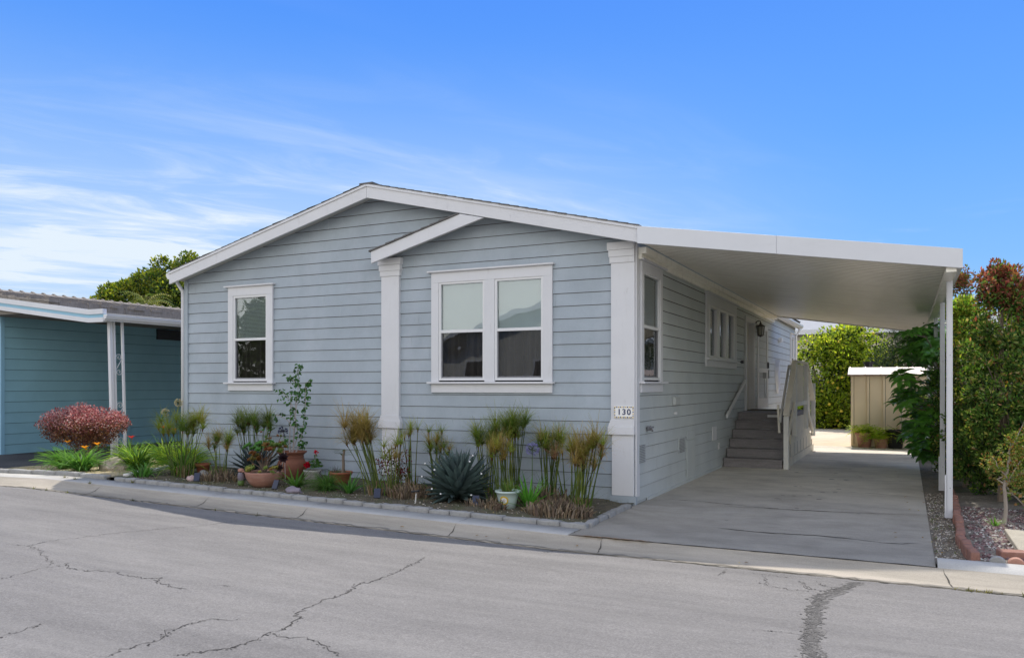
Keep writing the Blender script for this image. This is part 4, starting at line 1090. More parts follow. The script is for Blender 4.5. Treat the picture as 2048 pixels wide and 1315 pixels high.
papyrus(P(-2.95,-1.25), 'sparse papyrus standing just right of the tan windswept one, beside a solar light', st(10,.12,.12,.45,.68,5), [LIME,TAN], .2, 15, nbl=45)
papyrus(P(-3.25,-.35), 'thin papyrus in front of the middle white column', st(9,.14,.1,.6,.85,6), [TAN,LIME], .2, 16, nbl=40)
papyrus(P(-2.75,-.45), 'papyrus with brownish plumes just left of the big blue agave', st(14,.18,.12,.45,.80,7), [LIME,TAN,GREEN], .23, 17, nbl=55)
papyrus(P(-1.98,-.45), 'papyrus with round green plumes right behind the big blue agave', st(15,.2,.12,.62,.78,8), [GREEN,LIME,GREEN], .28, 18, nbl=95)
papyrus(P(-1.55,-.5), 'tallest papyrus with broad green plumes under the wide window', st(20,.26,.12,.75,.98,9), [GREEN,LIME,GREEN], .30, 19, nbl=90)
papyrus(P(-1.45,-1.05), 'papyrus with straw coloured plumes behind the pale green pot', st(12,.16,.12,.50,.72,10), [TAN,LIME,(.34,.28,.07)], .22, 20, nbl=60)
papyrus(P(-1.0,-.55), 'papyrus with wide brown green plumes between the lilac flower and the number column', st(18,.24,.12,.55,.80,21), [LIME,TAN,GREEN], .26, 21, nbl=70)
papyrus(P(-.60,-.75), 'sparse papyrus with small pinkish tan plumes near the number column', st(11,.22,.16,.45,.66,22), [TAN,(.28,.16,.11)], .2, 22, nbl=40)
papyrus(P(-.30,-1.22), 'large papyrus with spreading brown gold plumes at the right corner of the bed', st(22,.22,.18,.5,.84,23), [TAN,LIME,(.26,.22,.06)], .28, 23, lean=(.12,.05), nbl=80)

# dry stubble --------------------------------------------------------------
def stubble(p, label, n, rx, ry, H, seed):
    r = random.Random(seed); b = MB(); t = thing('dry_stubble', label, 'dry stalks', p, 0, 'patches of cut dry stalks')
    for i in range(n):
        a = r.uniform(0, 6.28); q = sqrt(r.random()); x, y = rx*q*cos(a), ry*q*sin(a); h = H*r.uniform(.5,1.1)*(1.1-.4*q)
        c = jit(r.choice([(.22,.16,.10),(.30,.23,.15),(.15,.11,.08),(.24,.19,.14),(.10,.08,.055)]), .2, r)
        b.tube([(x, y, -.02), (x*1.08+r.gauss(0,.01), y*1.08+r.gauss(0,.01), h*.6), (x*1.15+r.gauss(0,.02), y*1.15+r.gauss(0,.02), h)], [.009,.008,.004], 4, c)
    b.build('stalks', M['dry'], t)
stubble(P(-5.98,-1.30), 'brown cut stalks between the left papyrus and the terracotta bowl', 150, .34, .2, .17, 1)
stubble(P(-2.72,-1.2), 'grey brown cut stalks just left of the big blue agave', 200, .30, .22, .2, 2)
stubble(P(-1.42,-1.50), 'short reddish cut stalks in front of the pale green pot', 90, .26, .1, .14, 3)
stubble(P(-.52,-1.48), 'wide patch of cut stalks at the front right of the bed', 240, .34, .24, .19, 4)
stubble(P(-.16,-1.50), 'cut stalks at the bed corner beside the driveway', 60, .12, .12, .16, 5)
stubble(P(-.85,-.95), 'dark reddish stalks behind the bright green strap leaves', 160, .40, .2, .24, 6)

# big agave -----------------------------------------------------------------
def agave(p, label, n, R, W, seed, base, zs=1.0):
    r = random.Random(seed); t = thing('agave', label, 'agave', p); b = MB(); tips = []
    for i in range(n):
        k = (i+.5)/n; az = i*2.39996+r.uniform(-.1,.1); el = 1.50-1.55*k**.75   # elevation of leaf
        L = R*(.72+.35*sin(pi*min(1,k*.9+.2)))*r.uniform(.92,1.08)
        d = Vector((cos(az)*cos(el), sin(az)*cos(el), sin(el)*zs)); s_ = Vector((-sin(az), cos(az), 0)); n_ = s_.cross(d)*-1
        p0 = Vector((cos(az)*.05*k, sin(az)*.05*k, .04+.13*(1-k)))
        c = jit(base, .18, r); prev = None; m = 6
        for j in range(m+1):
            u = j/m; wd = W*.5*(.55+.75*u if u < .5 else .925*(1-(u-.5)/.5)**.8+.005); th = .022*(1-u)
            q = p0+d*(L*u)+Vector((0,0,-.035*u*u*k)); 
            cur = [q-s_*wd+n_*(wd*.45), q-n_*th*.3, q+s_*wd+n_*(wd*.45), q-n_*(th+.006)]
            if prev:
                n0 = len(b.v); b.v.extend([tuple(x) for x in prev+cur])
                cc = sc(c, .8+.3*u)
                b.f += [(n0,n0+1,n0+5,n0+4),(n0+1,n0+2,n0+6,n0+5),(n0+2,n0+3,n0+7,n0+6),(n0+3,n0,n0+4,n0+7)]; b.c += [cc]*2+[sc(cc,.75)]*2; b.m += [0]*4
            prev = cur
        b.tube([q-d*.005, q+d*.022], [.003,.0006], 4, (.04,.025,.02))
        tips.append(q)
    b.build('leaves', M['succ'], t, smooth=False)
    return t, tips
ag, tips = agave(P(-2.02,-1.12), 'large blue grey agave rosette with small white tip caps in the middle of the bed', 120, .50, .115, 5, (.095,.14,.13))
front = [q for q in tips if q.y < -.12 and q.z > .1]
random.Random(4).shuffle(front)
for q in front[:9]:
    w = MB(); w.blob(tuple(q), (.012,.012,.012), 2, 0); w.build('tip_cap', M['tile'], ag, smooth=True)
agave(P(-5.72,-.85), 'smaller dark spiky agave behind the terracotta bowl', 60, .42, .05, 8, (.06,.085,.085))

# pots ----------------------------------------------------------------------
def pot(name, label, p, prof, m, n=36, soil=None, group=None):
    t = thing(name, label, 'pot', p, 0, group)
    w = MB(); w.lathe(prof, (0,0,0), n, .02); w.build('pot_wall', m, t, smooth=True)
    if soil: w = MB(); w.lathe([(soil[0], soil[1]), (soil[0]*.5, soil[1]+.01), (0, soil[1]+.012)], (0,0,0), 20); w.build('potting_soil', M['soil'], t)
    return t
pot('clay_urn', 'big reddish brown clay urn with a wide flared rim against the siding', P(-5.28,-.55,.02), [(.13,0),(.155,.01),(.20,.09),(.225,.17),(.222,.23),(.195,.29),(.172,.325),(.178,.335),(.178,.35),(.17,.36),(.19,.39),(.225,.415),(.228,.425),(.215,.43),(.19,.415),(.16,.37),(.16,.33)], M['terra'], 40, (.165,.36))
pot('clay_bowl', 'wide pale terracotta bowl holding green and rust rosettes near the kerb', P(-5.02,-1.42,.02), [(.10,0),(.15,.01),(.20,.06),(.245,.13),(.262,.19),(.268,.215),(.262,.222),(.25,.215),(.24,.18)], M['terra2'], 40, (.243,.19))
pot('clay_bowl', 'small orange terracotta bowl with a flared rim behind the strap leaves', P(-4.22,-.72,.02), [(.07,0),(.085,.01),(.13,.09),(.165,.17),(.172,.172),(.176,.20),(.168,.202),(.155,.185)], M['terra3'], 36, (.157,.18))
pot('flower_pot', 'rough whitish flower pot with red geraniums beside the urn', P(-4.88,-.55,.02), [(.10,0),(.115,.01),(.13,.14),(.14,.15),(.14,.17),(.13,.17),(.12,.15)], M['potwhite'], 28, (.125,.15))
pg = pot('planter_pot', 'pale green white planter pot with a round yellow flower badge on its front', P(-1.22,-1.30,.02), [(.085,0),(.095,.005),(.12,.12),(.14,.195),(.155,.20),(.158,.222),(.15,.225),(.14,.21),(.13,.17)], M['potgreen'], 36, (.138,.20))
def onpot(u, v, lift):    # badge point in the pot's front surface
    a = -pi/2+.10+u/.125; r_ = .107+(v-.05)*.27/1.0*.85+lift
    return (r_*cos(a), r_*sin(a), v)
w = MB()
for k in range(28):
    a0, a1 = 2*pi*k/28, 2*pi*(k+1)/28
    w.face([onpot(.036*cos(a0),.115+.036*sin(a0),.004), onpot(.036*cos(a1),.115+.036*sin(a1),.004), onpot(.055*cos(a1),.115+.055*sin(a1),.004), onpot(.055*cos(a0),.115+.055*sin(a0),.004)])
w.build('badge_ring', M['yellow'], pg)
w = MB(); w.face([onpot(.035*cos(2*pi*k/24),.115+.035*sin(2*pi*k/24),.005) for k in range(24)]); w.build('badge_centre', M['tile'], pg)
w = MB()
for k in range(7):
    a = 2*pi*k/7+.3; w.face([onpot(.008*cos(a-.5),.115+.008*sin(a-.5),.007), onpot(.03*cos(a),.115+.03*sin(a),.007), onpot(.008*cos(a+.4),.115+.008*sin(a+.4),.007)])
w.build('badge_mark', M['pink'], pg)
pot('clay_pot', 'brown clay pot with a feathery fern at the foot of the shed', (2.22,11.85,0), [(.13,0),(.14,.01),(.19,.30),(.215,.31),(.22,.37),(.21,.37),(.19,.34)], M['terra2'], 26, (.19,.34))
pot('fern_pot', 'small hidden tan pot between the clay pot and the black pot by the shed', (2.60,11.75,0), [(.12,0),(.13,.01),(.16,.22),(.17,.23),(.16,.23),(.15,.2)], M['terra2'], 26, (.15,.2))
pot('nursery_pot', 'tall black plastic nursery pot leaning by the shed', (2.92,11.8,0), [(.15,0),(.16,.01),(.21,.42),(.23,.43),(.23,.46),(.215,.46),(.2,.4)], M['potblack'], 26, (.2,.4))
pot('clay_pot', 'small clay pot tucked behind the papyrus at the left house corner', P(-6.72,-.95,.02), [(.07,0),(.08,.01),(.10,.15),(.115,.155),(.12,.19),(.11,.19),(.1,.16)], M['terra3'], 24, (.1,.16))

# rosette succulent tree in the bowl
def rosette(b, c, ax, R, n, col, r, open_=.9):
    ax = Vector(ax).normalized(); e = ax.orthogonal().normalized(); f_ = ax.cross(e)
    for i in range(n):
        k = (i+1)/n; a = i*2.4; d = (e*cos(a)+f_*sin(a))*sin(open_*k+.25)+ax*cos(open_*k+.25)
        leaf(b, Vector(c)+d*.002, d, ax, R*(.45+.6*k)*r.uniform(.9,1.1), R*.42, jit(col, .15, r), -.15)
def rosette_tree(p, label, spots, seed, base=(0,0,0)):
    r = random.Random(seed); t = thing('aeonium', label, 'succulent', p); b = MB(); s_ = MB()
    for (x, y, z, R, col) in spots:
        P_ = [(base[0]+r.gauss(0,.02), base[1], 0), (x*.35, y*.35, z*.45), (x*.8, y*.8, z*.8), (x, y, z)]
        if r.random() < .13: s_.tube(P_, [.010,.008,.006,.004], 5, jit((.16,.12,.09), .2, r))
        rosette(b, (x, y, z), (x*.8+r.gauss(0,.1), y*.8-.35+r.gauss(0,.1), .6), R, 20, col, r)
    s_.build('stems', M['dry'], t); b.build('rosettes', M['succ'], t)
r = random.Random(3); sp = []
for i in range(60):
    a = r.uniform(0, 6.28); q = sqrt(r.random()); x = .33*q*cos(a)+.02; y = .22*q*sin(a); z = .30+.10*r.random()+.04*(1-q)
    col = (.07,.20,.03) if (x < .08 and r.random() < .8) else r.choice([(.22,.12,.03),(.10,.16,.03),(.20,.07,.02)])
    sp.append((x, y, z, r.uniform(.045,.07), col))
for i in range(14):
    x = r.uniform(-.02,.33); sp.append((x, r.uniform(-.08,.1), .38+.22*r.random()-.25*max(0,x-.1), .035, r.choice([(.20,.08,.02),(.12,.14,.03),(.08,.2,.03)])))
for i in range(22):
    a = r.uniform(pi*.9, 2.15*pi); sp.append((.25*cos(a), .20*sin(a), r.uniform(.0,.09), r.uniform(.04,.065), r.choice([(.28,.26,.05),(.30,.17,.05),(.18,.24,.05)])))
for i in range(16): sp.append((r.uniform(-.22,-.02), r.uniform(-.12,.1), r.uniform(.16,.28), .055, r.choice([(.26,.11,.03),(.20,.08,.02),(.16,.13,.03)])))
rosette_tree((P(-5.02,-1.42,.22)), 'branching rosette succulent in green, rust and yellow growing from the pale terracotta bowl', sp, 5)
t = thing('dark_aeonium', 'dark purple rosette succulent leaning out to the right of the terracotta bowl', 'succulent', P(-4.70,-1.38,.3)); b = MB()
rosette(b, (0,0,.14), (.3,-.7,.5), .10, 34, (.025,.012,.016), r, 1.2); rosette(b, (-.05,-.02,.0), (.3,-.8,.2), .07, 26, (.03,.014,.018), r, 1.2); b.build('rosettes', M['succ'], t)
b = MB(); b.tube([(-.15,0,-.10),(-.05,.02,.02),(0,.01,.14)], .01, 5); b.build('stem', M['greystem'], t)
# tall thin shrub in the urn
t = thing('potted_shrub', 'tall sparse shrub with curled dark green leaves rising from the clay urn', 'shrub', P(-5.28,-.55,.38)); b = MB(); l = MB(); r = random.Random(12)
twigs = [[(.02,0,0),(.05,0,.4),(.09,.0,.8),(.10,0,1.15),(.14,0,1.36)], [(-.03,0,0),(-.06,0,.5),(-.06,0,.95)], [(.04,0,0),(.16,0,.3),(.24,.0,.6),(.27,0,.95),(.24,0,1.1)],
         [(.0,0,.05),(.10,.0,.3),(.04,0,.62),(-.05,0,.85),(-.22,0,1.0)], [(.02,0,0),(.03,.0,.55),(.07,0,.9)], [(.05,0,.4),(-.1,0,.55),(-.24,0,.62),(-.34,0,.60)],
         [(.10,0,1.1),(-.0,0,1.18),(-.08,0,1.2)], [(.24,0,1.0),(.3,0,1.12),(.37,0,1.13)], [(.03,.0,0),(.13,0,.16),(.22,0,.22)], [(-.03,0,.0),(-.07,.0,.18),(-.12,0,.25)]]
for tw in twigs:
    tw = [(x+r.gauss(0,.008), y+r.gauss(0,.02), z) for x, y, z in tw]; b.tube(tw, [.0085-.0012*min(i,4) for i in range(len(tw))], 5)
L_ = [(.14,1.36,10),(.12,1.28,8),(.10,1.18,7),(-.06,1.2,9),(.30,1.1,9),(.37,1.13,6),(.24,1.02,11),(.26,.9,9),(.25,.82,6),(.08,1.08,8),(-.0,.98,7),(.06,.88,9),(-.04,.84,6),(.14,.95,8),(.02,.7,9),(.0,.58,6),(.22,.72,7),
      (.24,.62,6),(-.22,1.0,6),(-.18,.9,5),(-.33,.60,6),(-.2,.64,4),(.1,.5,7),(.18,.42,12),(.12,.32,7),(.22,.22,10),(.2,.16,6),(-.12,.24,8),(-.1,.18,5),(.28,.5,4)]
for (x, z, n) in L_:
    for k in range(int(n*1.6)):
        leaf(l, Vector((x+r.gauss(0,.024), r.gauss(0,.03), z+r.gauss(0,.022))), Vector((r.gauss(0,1), r.gauss(0,1), -1.0+r.gauss(0,.5))), rv(r), .065*r.uniform(.7,1.3), .04, jit((.055,.15,.03), .35, r), .5)
b.build('stems', M['greystem'], t); l.build('leaves', M['glossleaf'], t)
# geraniums
t = thing('geranium', 'geranium with two red flower heads in the rough whitish pot', 'flower', P(-4.88,-.55,.17)); l = MB(); f = MB(); b = MB(); r = random.Random(2)
for k in range(130):
    v = rv(r); p = Vector((v.x*.16, v.y*.12, .05+abs(v.z)*.10)); leaf(l, p, Vector((r.gauss(0,1), r.gauss(0,1), .4)), Vector((0,0,1)), .05, .05, jit((.09,.20,.04), .3, r), .1)
for k in range(30):
    p = Vector((.07+r.gauss(0,.02), 0, .15+r.random()*.10)); leaf(l, p, rv(r), Vector((0,0,1)), .035, .03, jit((.09,.20,.04), .3, r), .1)
for (x, y, z, R, n) in ((-.02,-.10,.10,.05,90),(.10,-.04,.29,.035,50)):
    b.tube([(x*.3,0,0),(x,y,z)], .004, 4)
    for k in range(n):
        v = rv(r).normalized(); leaf(f, Vector((x,y,z))+v*R*.6*r.random(), v+rv(r)*.4, rv(r), R*.7, R*.6, jit((.50,.015,.04), .25, r), .1)
l.build('leaves', M['plant'], t); f.build('flowers', M['petal'], t); b.build('stems', M['greystem'], t)
# small plants in the orange bowl, planter pot
t = thing('bowl_succulent', 'stumpy dark stem with long drooping leaves in the small orange bowl', 'succulent', P(-4.22,-.72,.2)); l = MB(); b = MB(); r = random.Random(6)
b.tube([(.04,0,-.02),(.05,0,.12),(.045,.0,.24),(.07,0,.34)], [.025,.022,.02,.014], 7)
for k in range(9): blade(l, (.04,0,.24+.01*k), r.uniform(2,5) if k % 2 else r.uniform(-.6,.8), 1.0, .14, .03, 1.0, jit((.09,.13,.04), .2, r))
for k in range(60): blade(l, (r.gauss(0,.05), r.gauss(0,.04), -.01), r.uniform(0,6.3), r.uniform(.2,1), r.uniform(.05,.11), .008, .5, jit((.12,.17,.12), .25, r), n=3)
for k in range(26): blade(l, (-.10+r.gauss(0,.03), r.gauss(0,.04), 0), r.uniform(0,6.3), r.uniform(.2,.9), .12, .005, .3, (.10,.08,.07), n=3)
b.build('stem', M['bark'], t); l.build('leaves', M['blade'], t)
b = MB(); w = thing('coiled_wire', 'thin dark wire looping out of the small orange bowl', 'wire', P(-4.45,-.72,.2))
b.tube([(.1,0,0),(-.02,0,.04),(-.12,0,.03),(-.16,-.0,-.03),(-.10,0,-.06),(-.14,0,-.12),(-.05,0,-.15)], .004, 5); b.build('wire', M['black'], w)
strap_clump('potted_grass', 'fresh green tuft growing in the pale green planter pot', 'plant', P(-1.22,-1.30,.22), 60, .19, .012, [(.10,.18,.05),(.16,.2,.06)], 44, (.05,.9), (.1,.8), .08)
# strap leaved and grassy clumps
strap_clump('strap_leaf_plant', 'spreading strap leaves in front of the clay urn', 'plant', P(-4.55,-1.30), 34, .42, .030, [(.06,.14,.03),(.10,.19,.05)], 31, (.3,1.35), (.3,1.0), .04)
strap_clump('grass_tuft', 'dense green grass tuft with a rounded mop shape before the orange bowl', 'grass tuft', P(-4.02,-1.28), 330, .34, .009, [(.055,.13,.03),(.09,.17,.045)], 32, (.0,1.3), (.6,1.9), .08)
strap_clump('strap_leaf_plant', 'small strap leaves at the foot of the tan windswept papyrus', 'plant', P(-3.58,-1.35), 28, .38, .026, [(.05,.15,.03),(.08,.18,.04)], 33, (.4,1.2), (.1,.7), .04)
strap_clump('strap_leaf_plant', 'bright green fan of upright strap leaves right of the planter pot', 'plant', P(-.98,-1.22), 46, .44, .026, [(.08,.24,.03),(.12,.30,.05)], 34, (.05,1.15), (.0,.6), .04)
# daylilies in the left bed
DL = [(.10,.21,.035),(.24,.36,.05),(.07,.15,.03)]; DLs = [(.07,.18,.04),(.11,.24,.05)]; DLy = [(.32,.42,.05),(.20,.33,.04)]
for i, (x, y, n, L, cols, lab) in enumerate([(-9.45,-1.35,170,.42,DLs,'dark green daylily clump leftmost in the bed under the red bush'), (-8.75,-1.55,220,.44,DLs,'green daylily clump with orange blooms just left of the tan boulder'),
        (-9.3,-.2,150,.46,DL,'bright daylily clump behind the tan boulder under the awning post'), (-8.2,-.95,240,.46,DL,'yellow green daylily clump just right of the tan boulder'),
        (-8.6,-.05,170,.5,DL,'sunlit daylily clump with red blooms in the middle of the left bed'), (-7.75,-.35,170,.55,DLy,'tall yellow green daylily clump beside the house corner'),
        (-7.05,-1.05,150,.52,DL,'leafy lily clump at the front left corner of the house bed'), (-7.25,-1.62,60,.30,DLs,'small dark strap clump beside the concrete divider')]):
    strap_clump('daylily_clump', lab, 'daylily', P(x, y), int(n*1.05), L*1.12, .024, cols, 60+i, (.05,1.0), (.7,1.9), .12, 'daylily clumps in the left bed')
def flower(name, label, p, H, kind, seed, lean=(0,0)):
    r = random.Random(seed); t = thing(name, label, 'flower', p); b = MB(); f = MB()
    top = Vector((lean[0], lean[1], H)); b.tube([(0,0,0),(lean[0]*.4,lean[1]*.4,H*.55),tuple(top)], [.006,.005,.004], 5)
    if kind == 'aga' or kind == 'agaw' or kind == 'agad':
        col = {'aga':(.30,.30,.62),'agaw':(.55,.50,.42),'agad':(.06,.06,.14)}[kind]; R = {'aga':.085,'agaw':.07,'agad':.075}[kind]
        for k in range(70):
            v = rv(r).normalized(); v.z = v.z*.85+.15; v.normalize()
            f.tube([top, top+v*R*.7], [.0012,.0012], 3, (.12,.16,.08) if kind != 'agad' else (.05,.05,.05), cap=False)
            for j in range(4 if kind != 'agad' else 2): leaf(f, top+v*R*.7, v+rv(r)*.7, rv(r), R*.42, R*.16, jit(col, .25, r), .1)
    else:
        col = {'red':(.42,.03,.03),'orange':(.65,.25,.02)}[kind]
        for k in range(6):
            a = k*pi/3; leaf(f, top, Vector((cos(a), sin(a), .55)), Vector((0,0,1)), .085, .04, jit(col, .15, r), .15)
        for k in range(3): leaf(f, top+Vector((.02,.0,-.03)), Vector((r.gauss(0,.5),r.gauss(0,.5),1)), rv(r), .05, .015, col, .1)
    b.build('stem', M['greystem'] if kind == 'agad' else M['stemgreen'], t); f.build('petals', M['petal'], t)
M['stemgreen'] = mat('green_stem', (.08,.14,.03), .6, .2, 9)
flower('agapanthus', 'pale lilac agapanthus bloom in front of the wide window', P(-1.05,-.95), .70, 'aga', 1)
flower('agapanthus', 'dark seed head on a thin stalk standing left of the clay urn', P(-5.05,-.95), .75, 'agad', 2, (-.05,0))
flower('agapanthus', 'highest whitish agapanthus bloom before the blue wall', P(-8.0,-.25), 1.08, 'agaw', 3, (-.05,0))
flower('agapanthus', 'whitish agapanthus bloom lower left of the highest one', P(-7.85,-.55), .92, 'agaw', 4, (-.16,0))
for i, (x, y, H, k, lab) in enumerate([(-8.55,-.15,.62,'red','upper red daylily bloom in the left bed'),(-8.6,-.75,.48,'red','lower red daylily bloom behind the boulder'),(-8.75,-1.5,.36,'orange','orange daylily bloom nearest the red bush trunk'),
        (-8.45,-1.5,.42,'orange','orange yellow daylily bud pair left of the boulder'),(-9.6,-1.2,.42,'orange','small orange bloom at the left underside of the red bush'),(-8.1,-.3,.60,'orange','dull orange bloom beside the upper red daylily')]):
    flower('daylily_bloom', lab, P(x, y), H, k, 70+i)
# burgundy leaved plant before the column
t = thing('red_stem_shrub', 'small shrub with burgundy leaf tips in front of the middle white column', 'shrub', P(-3.30,-.75)); l = MB(); b = MB(); r = random.Random(13)
for k in range(16):
    x, y, H = r.uniform(-.26,.26), r.uniform(-.12,.12), r.uniform(.25,.62); b.tube([(x*.3,y*.3,0),(x*.8,y,H*.6),(x,y,H)], .004, 4)
    for j in range(34):
        q = r.random()**.7; col = (.16,.012,.02) if q > .75 or r.random() < .25 else r.choice([(.07,.10,.03),(.12,.10,.03),(.05,.06,.03)])
        leaf(l, Vector((x*(.3+.7*q)+r.gauss(0,.03), y+r.gauss(0,.03), H*q+r.gauss(0,.02))), rv(r)+Vector((0,0,.5)), rv(r), .045, .018, jit(col, .3, r))
b.build('stems', M['bark'], t); l.build('leaves', M['plant'], t)
# low weeds / mosses (uncountable)
b = MB(); r = random.Random(5)
for k in range(4200):
    x, y = r.uniform(-7.4,-.05), r.uniform(-1.86,-.1)
    if noise.noise((x*1.3, y*2, 1)) < -.05 and r.random() < .8: continue
    blade(b, (x, y, g(x)+.03), r.uniform(0,6.3), r.uniform(.2,1.3), r.uniform(.02,.07), .005, .6, jit(r.choice([(.07,.11,.03),(.22,.18,.10),(.16,.13,.08),(.08,.09,.03)]), .3, r), n=2)
tag(b.build('weeds_and_straw', M['blade']), 'sparse low weeds and dry bits on the soil of the front bed', 'ground cover', kind='stuff')
b = MB()
for k in range(1500):
    x, y = r.uniform(-10.4,-7.6), r.uniform(-1.86,1)
    blade(b, (x, y, g(x)+.03), r.uniform(0,6.3), r.uniform(.3,1.4), r.uniform(.02,.08), .006, .6, jit(r.choice([(.40,.33,.18),(.30,.25,.12),(.12,.15,.04)]), .3, r), n=2)
tag(b.build('dry_grass', M['blade']), 'dry straw like grass on the soil of the left bed', 'ground cover', kind='stuff')
b = MB()
def tuft(x, y, z, n, L, col):
    for k in range(n): blade(b, (x+r.gauss(0,.012), y+r.gauss(0,.012), z), r.uniform(0,6.3), r.uniform(.1,1.3), L*r.uniform(.5,1.2), .005, .8, jit(col, .3, r), n=3)
for (x, n) in ((-8.2,12),(-7.9,9),(-7.45,20),(-6.1,16),(-4.6,9),(-3.9,10),(3.6,16),(4.0,14)): tuft(x, -2.70-r.uniform(0,.02), road_z(x,-2.7), n, .05, (.12,.13,.04))
for k in range(60): x = r.uniform(3.5,5.5); tuft(x, -2.705+r.gauss(0,.008), road_z(x,-2.7), 5, .035, (.22,.20,.06))
for (x,y) in ((-7.0,-2.0),(-8.3,-2.15),(-8.0,-2.2),(-7.4,-2.4)): tuft(x, y, g(x)-.0, 20, .06, (.20,.19,.08))
for k in range(25): tuft(3.40+r.uniform(0,.3), r.uniform(-2.1,2), .0, 7, .04, (.10,.14,.03))
tag(b.build('crack_weeds', M['blade']), 'small weeds growing out of the gutter and kerb joints', 'ground cover', kind='stuff')

# red leaved bush ------------------------------------------------------------
t = thing('fringe_bush', 'rounded burgundy and pink leaved bush on thin stems in the left bed', 'bush', P(-10.0,-.62)); r = random.Random(21)
b = MB(); big = [(0,0,.70,.72,.5,.30)]; cl = sub_clumps([(0,0,.66,.74,.52,.29)], 110, (.12,.20), r, .8, .55)
for _ in range(46):
    v = rv(r).normalized(); v.z = abs(v.z)*.9-.1; cl.append((v.x*.86, v.y*.62, .70+v.z*.36, .055, .055, .06))
def redcol(p, v, q, r):
    k = (p.z-.42)/.55
    if k+r.gauss(0,.2) > .52: return jit(r.choice([(.46,.16,.16),(.33,.09,.10),(.68,.48,.44),(.54,.28,.26),(.24,.07,.07)]), .3, r)  # palest pinks put highlights into the colour of the upper leaves
    return jit(r.choice([(.12,.04,.03),(.17,.08,.03),(.07,.025,.025),(.22,.12,.04)]), .3, r)
cloud(b, cl, 18000, .034, .024, None, r, .4, redcol, .5); b.build('foliage', M['pinkleaf'], t)
b = MB(); limbs(b, (0,0,0), [(.55*cos(a), .35*sin(a), .62) for a in [k*.75 for k in range(9)]], r, .016, .02); limbs(b, (.25,-.05,0), [(.5,.0,.6),(.2,-.2,.6),(.35,.2,.6)], r, .014, .02)
for k in range(60):
    v = rv(r).normalized(); v.z = abs(v.z); b.tube([(v.x*.5,v.y*.35,.7+v.z*.2),(v.x*.82,v.y*.58,.7+v.z*.36)], [.003,.001], 3)
b.build('stems', M['bark'], t)

# ------------------------------------------------------------------ stones, rocks, solar lights
def stone_block(x0, y0, x1, y1, w_, h, z, seed, m='stone', lab=None, cat='edging stone', grp='stone blocks edging the front bed', nm='edging_stone'):
    import bmesh
    r = random.Random(seed); L = sqrt((x1-x0)**2+(y1-y0)**2)
    bm = bmesh.new(); bmesh.ops.create_cube(bm, size=1); bmesh.ops.subdivide_edges(bm, edges=bm.edges[:], cuts=4, use_grid_fill=True)
    for v in bm.verts:
        p = Vector((v.co.x*L, v.co.y*w_, v.co.z*h)); e = 0
        for a, s_ in ((v.co.y, w_), (v.co.z, h)): e += max(0, abs(a)*2-.6)
        k = 1-.10*max(0, e-.4)
        p.y *= k; p.z *= k
        nn_ = noise.noise_vector((p+Vector((seed, 0, 0)))*13)
        p += nn_*.011
        v.co = p
    me = bpy.data.meshes.new(nm); bm.to_mesh(me); bm.free(); me.materials.append(M[m])
    for p_ in me.polygons: p_.use_smooth = True
    o = bpy.data.objects.new(nm, me); COL.objects.link(o)
    o.location = ((x0+x1)/2, (y0+y1)/2, z+h/2-.02); o.rotation_euler = (0, 0, atan2(y1-y0, x1-x0))
    tag(o, lab or 'grey rough faced stone block edging the front planting bed', cat, grp); return o
x = -7.42; i = 0; r = random.Random(8)
while x < -.02:
    L = r.choice([.28,.33,.36,.42]) if x > -3.2 else r.choice([.22,.26,.3]); L = min(L, .04-x+.02)
    if L < .1: break
    stone_block(x+.006, -1.93+r.gauss(0,.004), x+L-.006, -1.93+r.gauss(0,.004), .10, .068+r.uniform(-.006,.006), g(x+L/2), 100+i, lab=None); x += L; i += 1
pts = [(.03,-1.84),(-.0,-1.50),(-.0,-1.18),(-.01,-.88),(-.005,-.56),(-.01,-.30)]
for (p, q) in zip(pts, pts[1:]):
    stone_block(p[0], p[1], q[0], q[1]-.01, .09, .068, 0, 140+i, lab='grey stone block edging the side of the bed along the driveway', grp='stone blocks edging the bed along the driveway'); i += 1
x = -10.55
while x < -8.2:
    L = .58; stone_block(x, -1.91, x+L-.012, -1.91, .11, .075, g(x+.3), 170+i, lab='long concrete block edging the front of the left lily bed', grp='concrete blocks edging the left bed'); x += L; i += 1
for (a, c) in (((-7.40,-1.80),(-7.60,-1.2)),((-7.61,-1.18),(-7.82,-.58)),((-7.83,-.56),(-8.0,.05))):
    stone_block(a[0], a[1], c[0], c[1], .10, .10, g(a[0])+.01, 190+i, m='kerbw', lab='white concrete block dividing the left bed from the house bed', grp='white blocks between the two beds'); i += 1
def rock(name, label, p, R, m, seed):
    b = MB(); b.blob((0,0,R[2]*.45), R, 3, .35, 1.4, seed); o = b.build(name, M[m], None, smooth=False); o.location = p
    tag(o, label, 'rock'); return o
rock('boulder', 'tan rounded boulder among the daylilies of the left bed', P(-8.42,-1.22,.0), (.27,.17,.15), 'boulder', 1)
rock('rock', 'small pinkish rock beside the leftmost solar light', P(-6.30,-1.55), (.085,.06,.06), 'pink', 2)
rock('rock', 'flat mauve rock near the kerb in front of the clay urn', P(-4.22,-1.72), (.13,.08,.06), 'mauve', 3)
rock('rock', 'whitish rock half hidden behind the left papyrus', P(-6.55,-1.1), (.09,.07,.07), 'stone', 4)
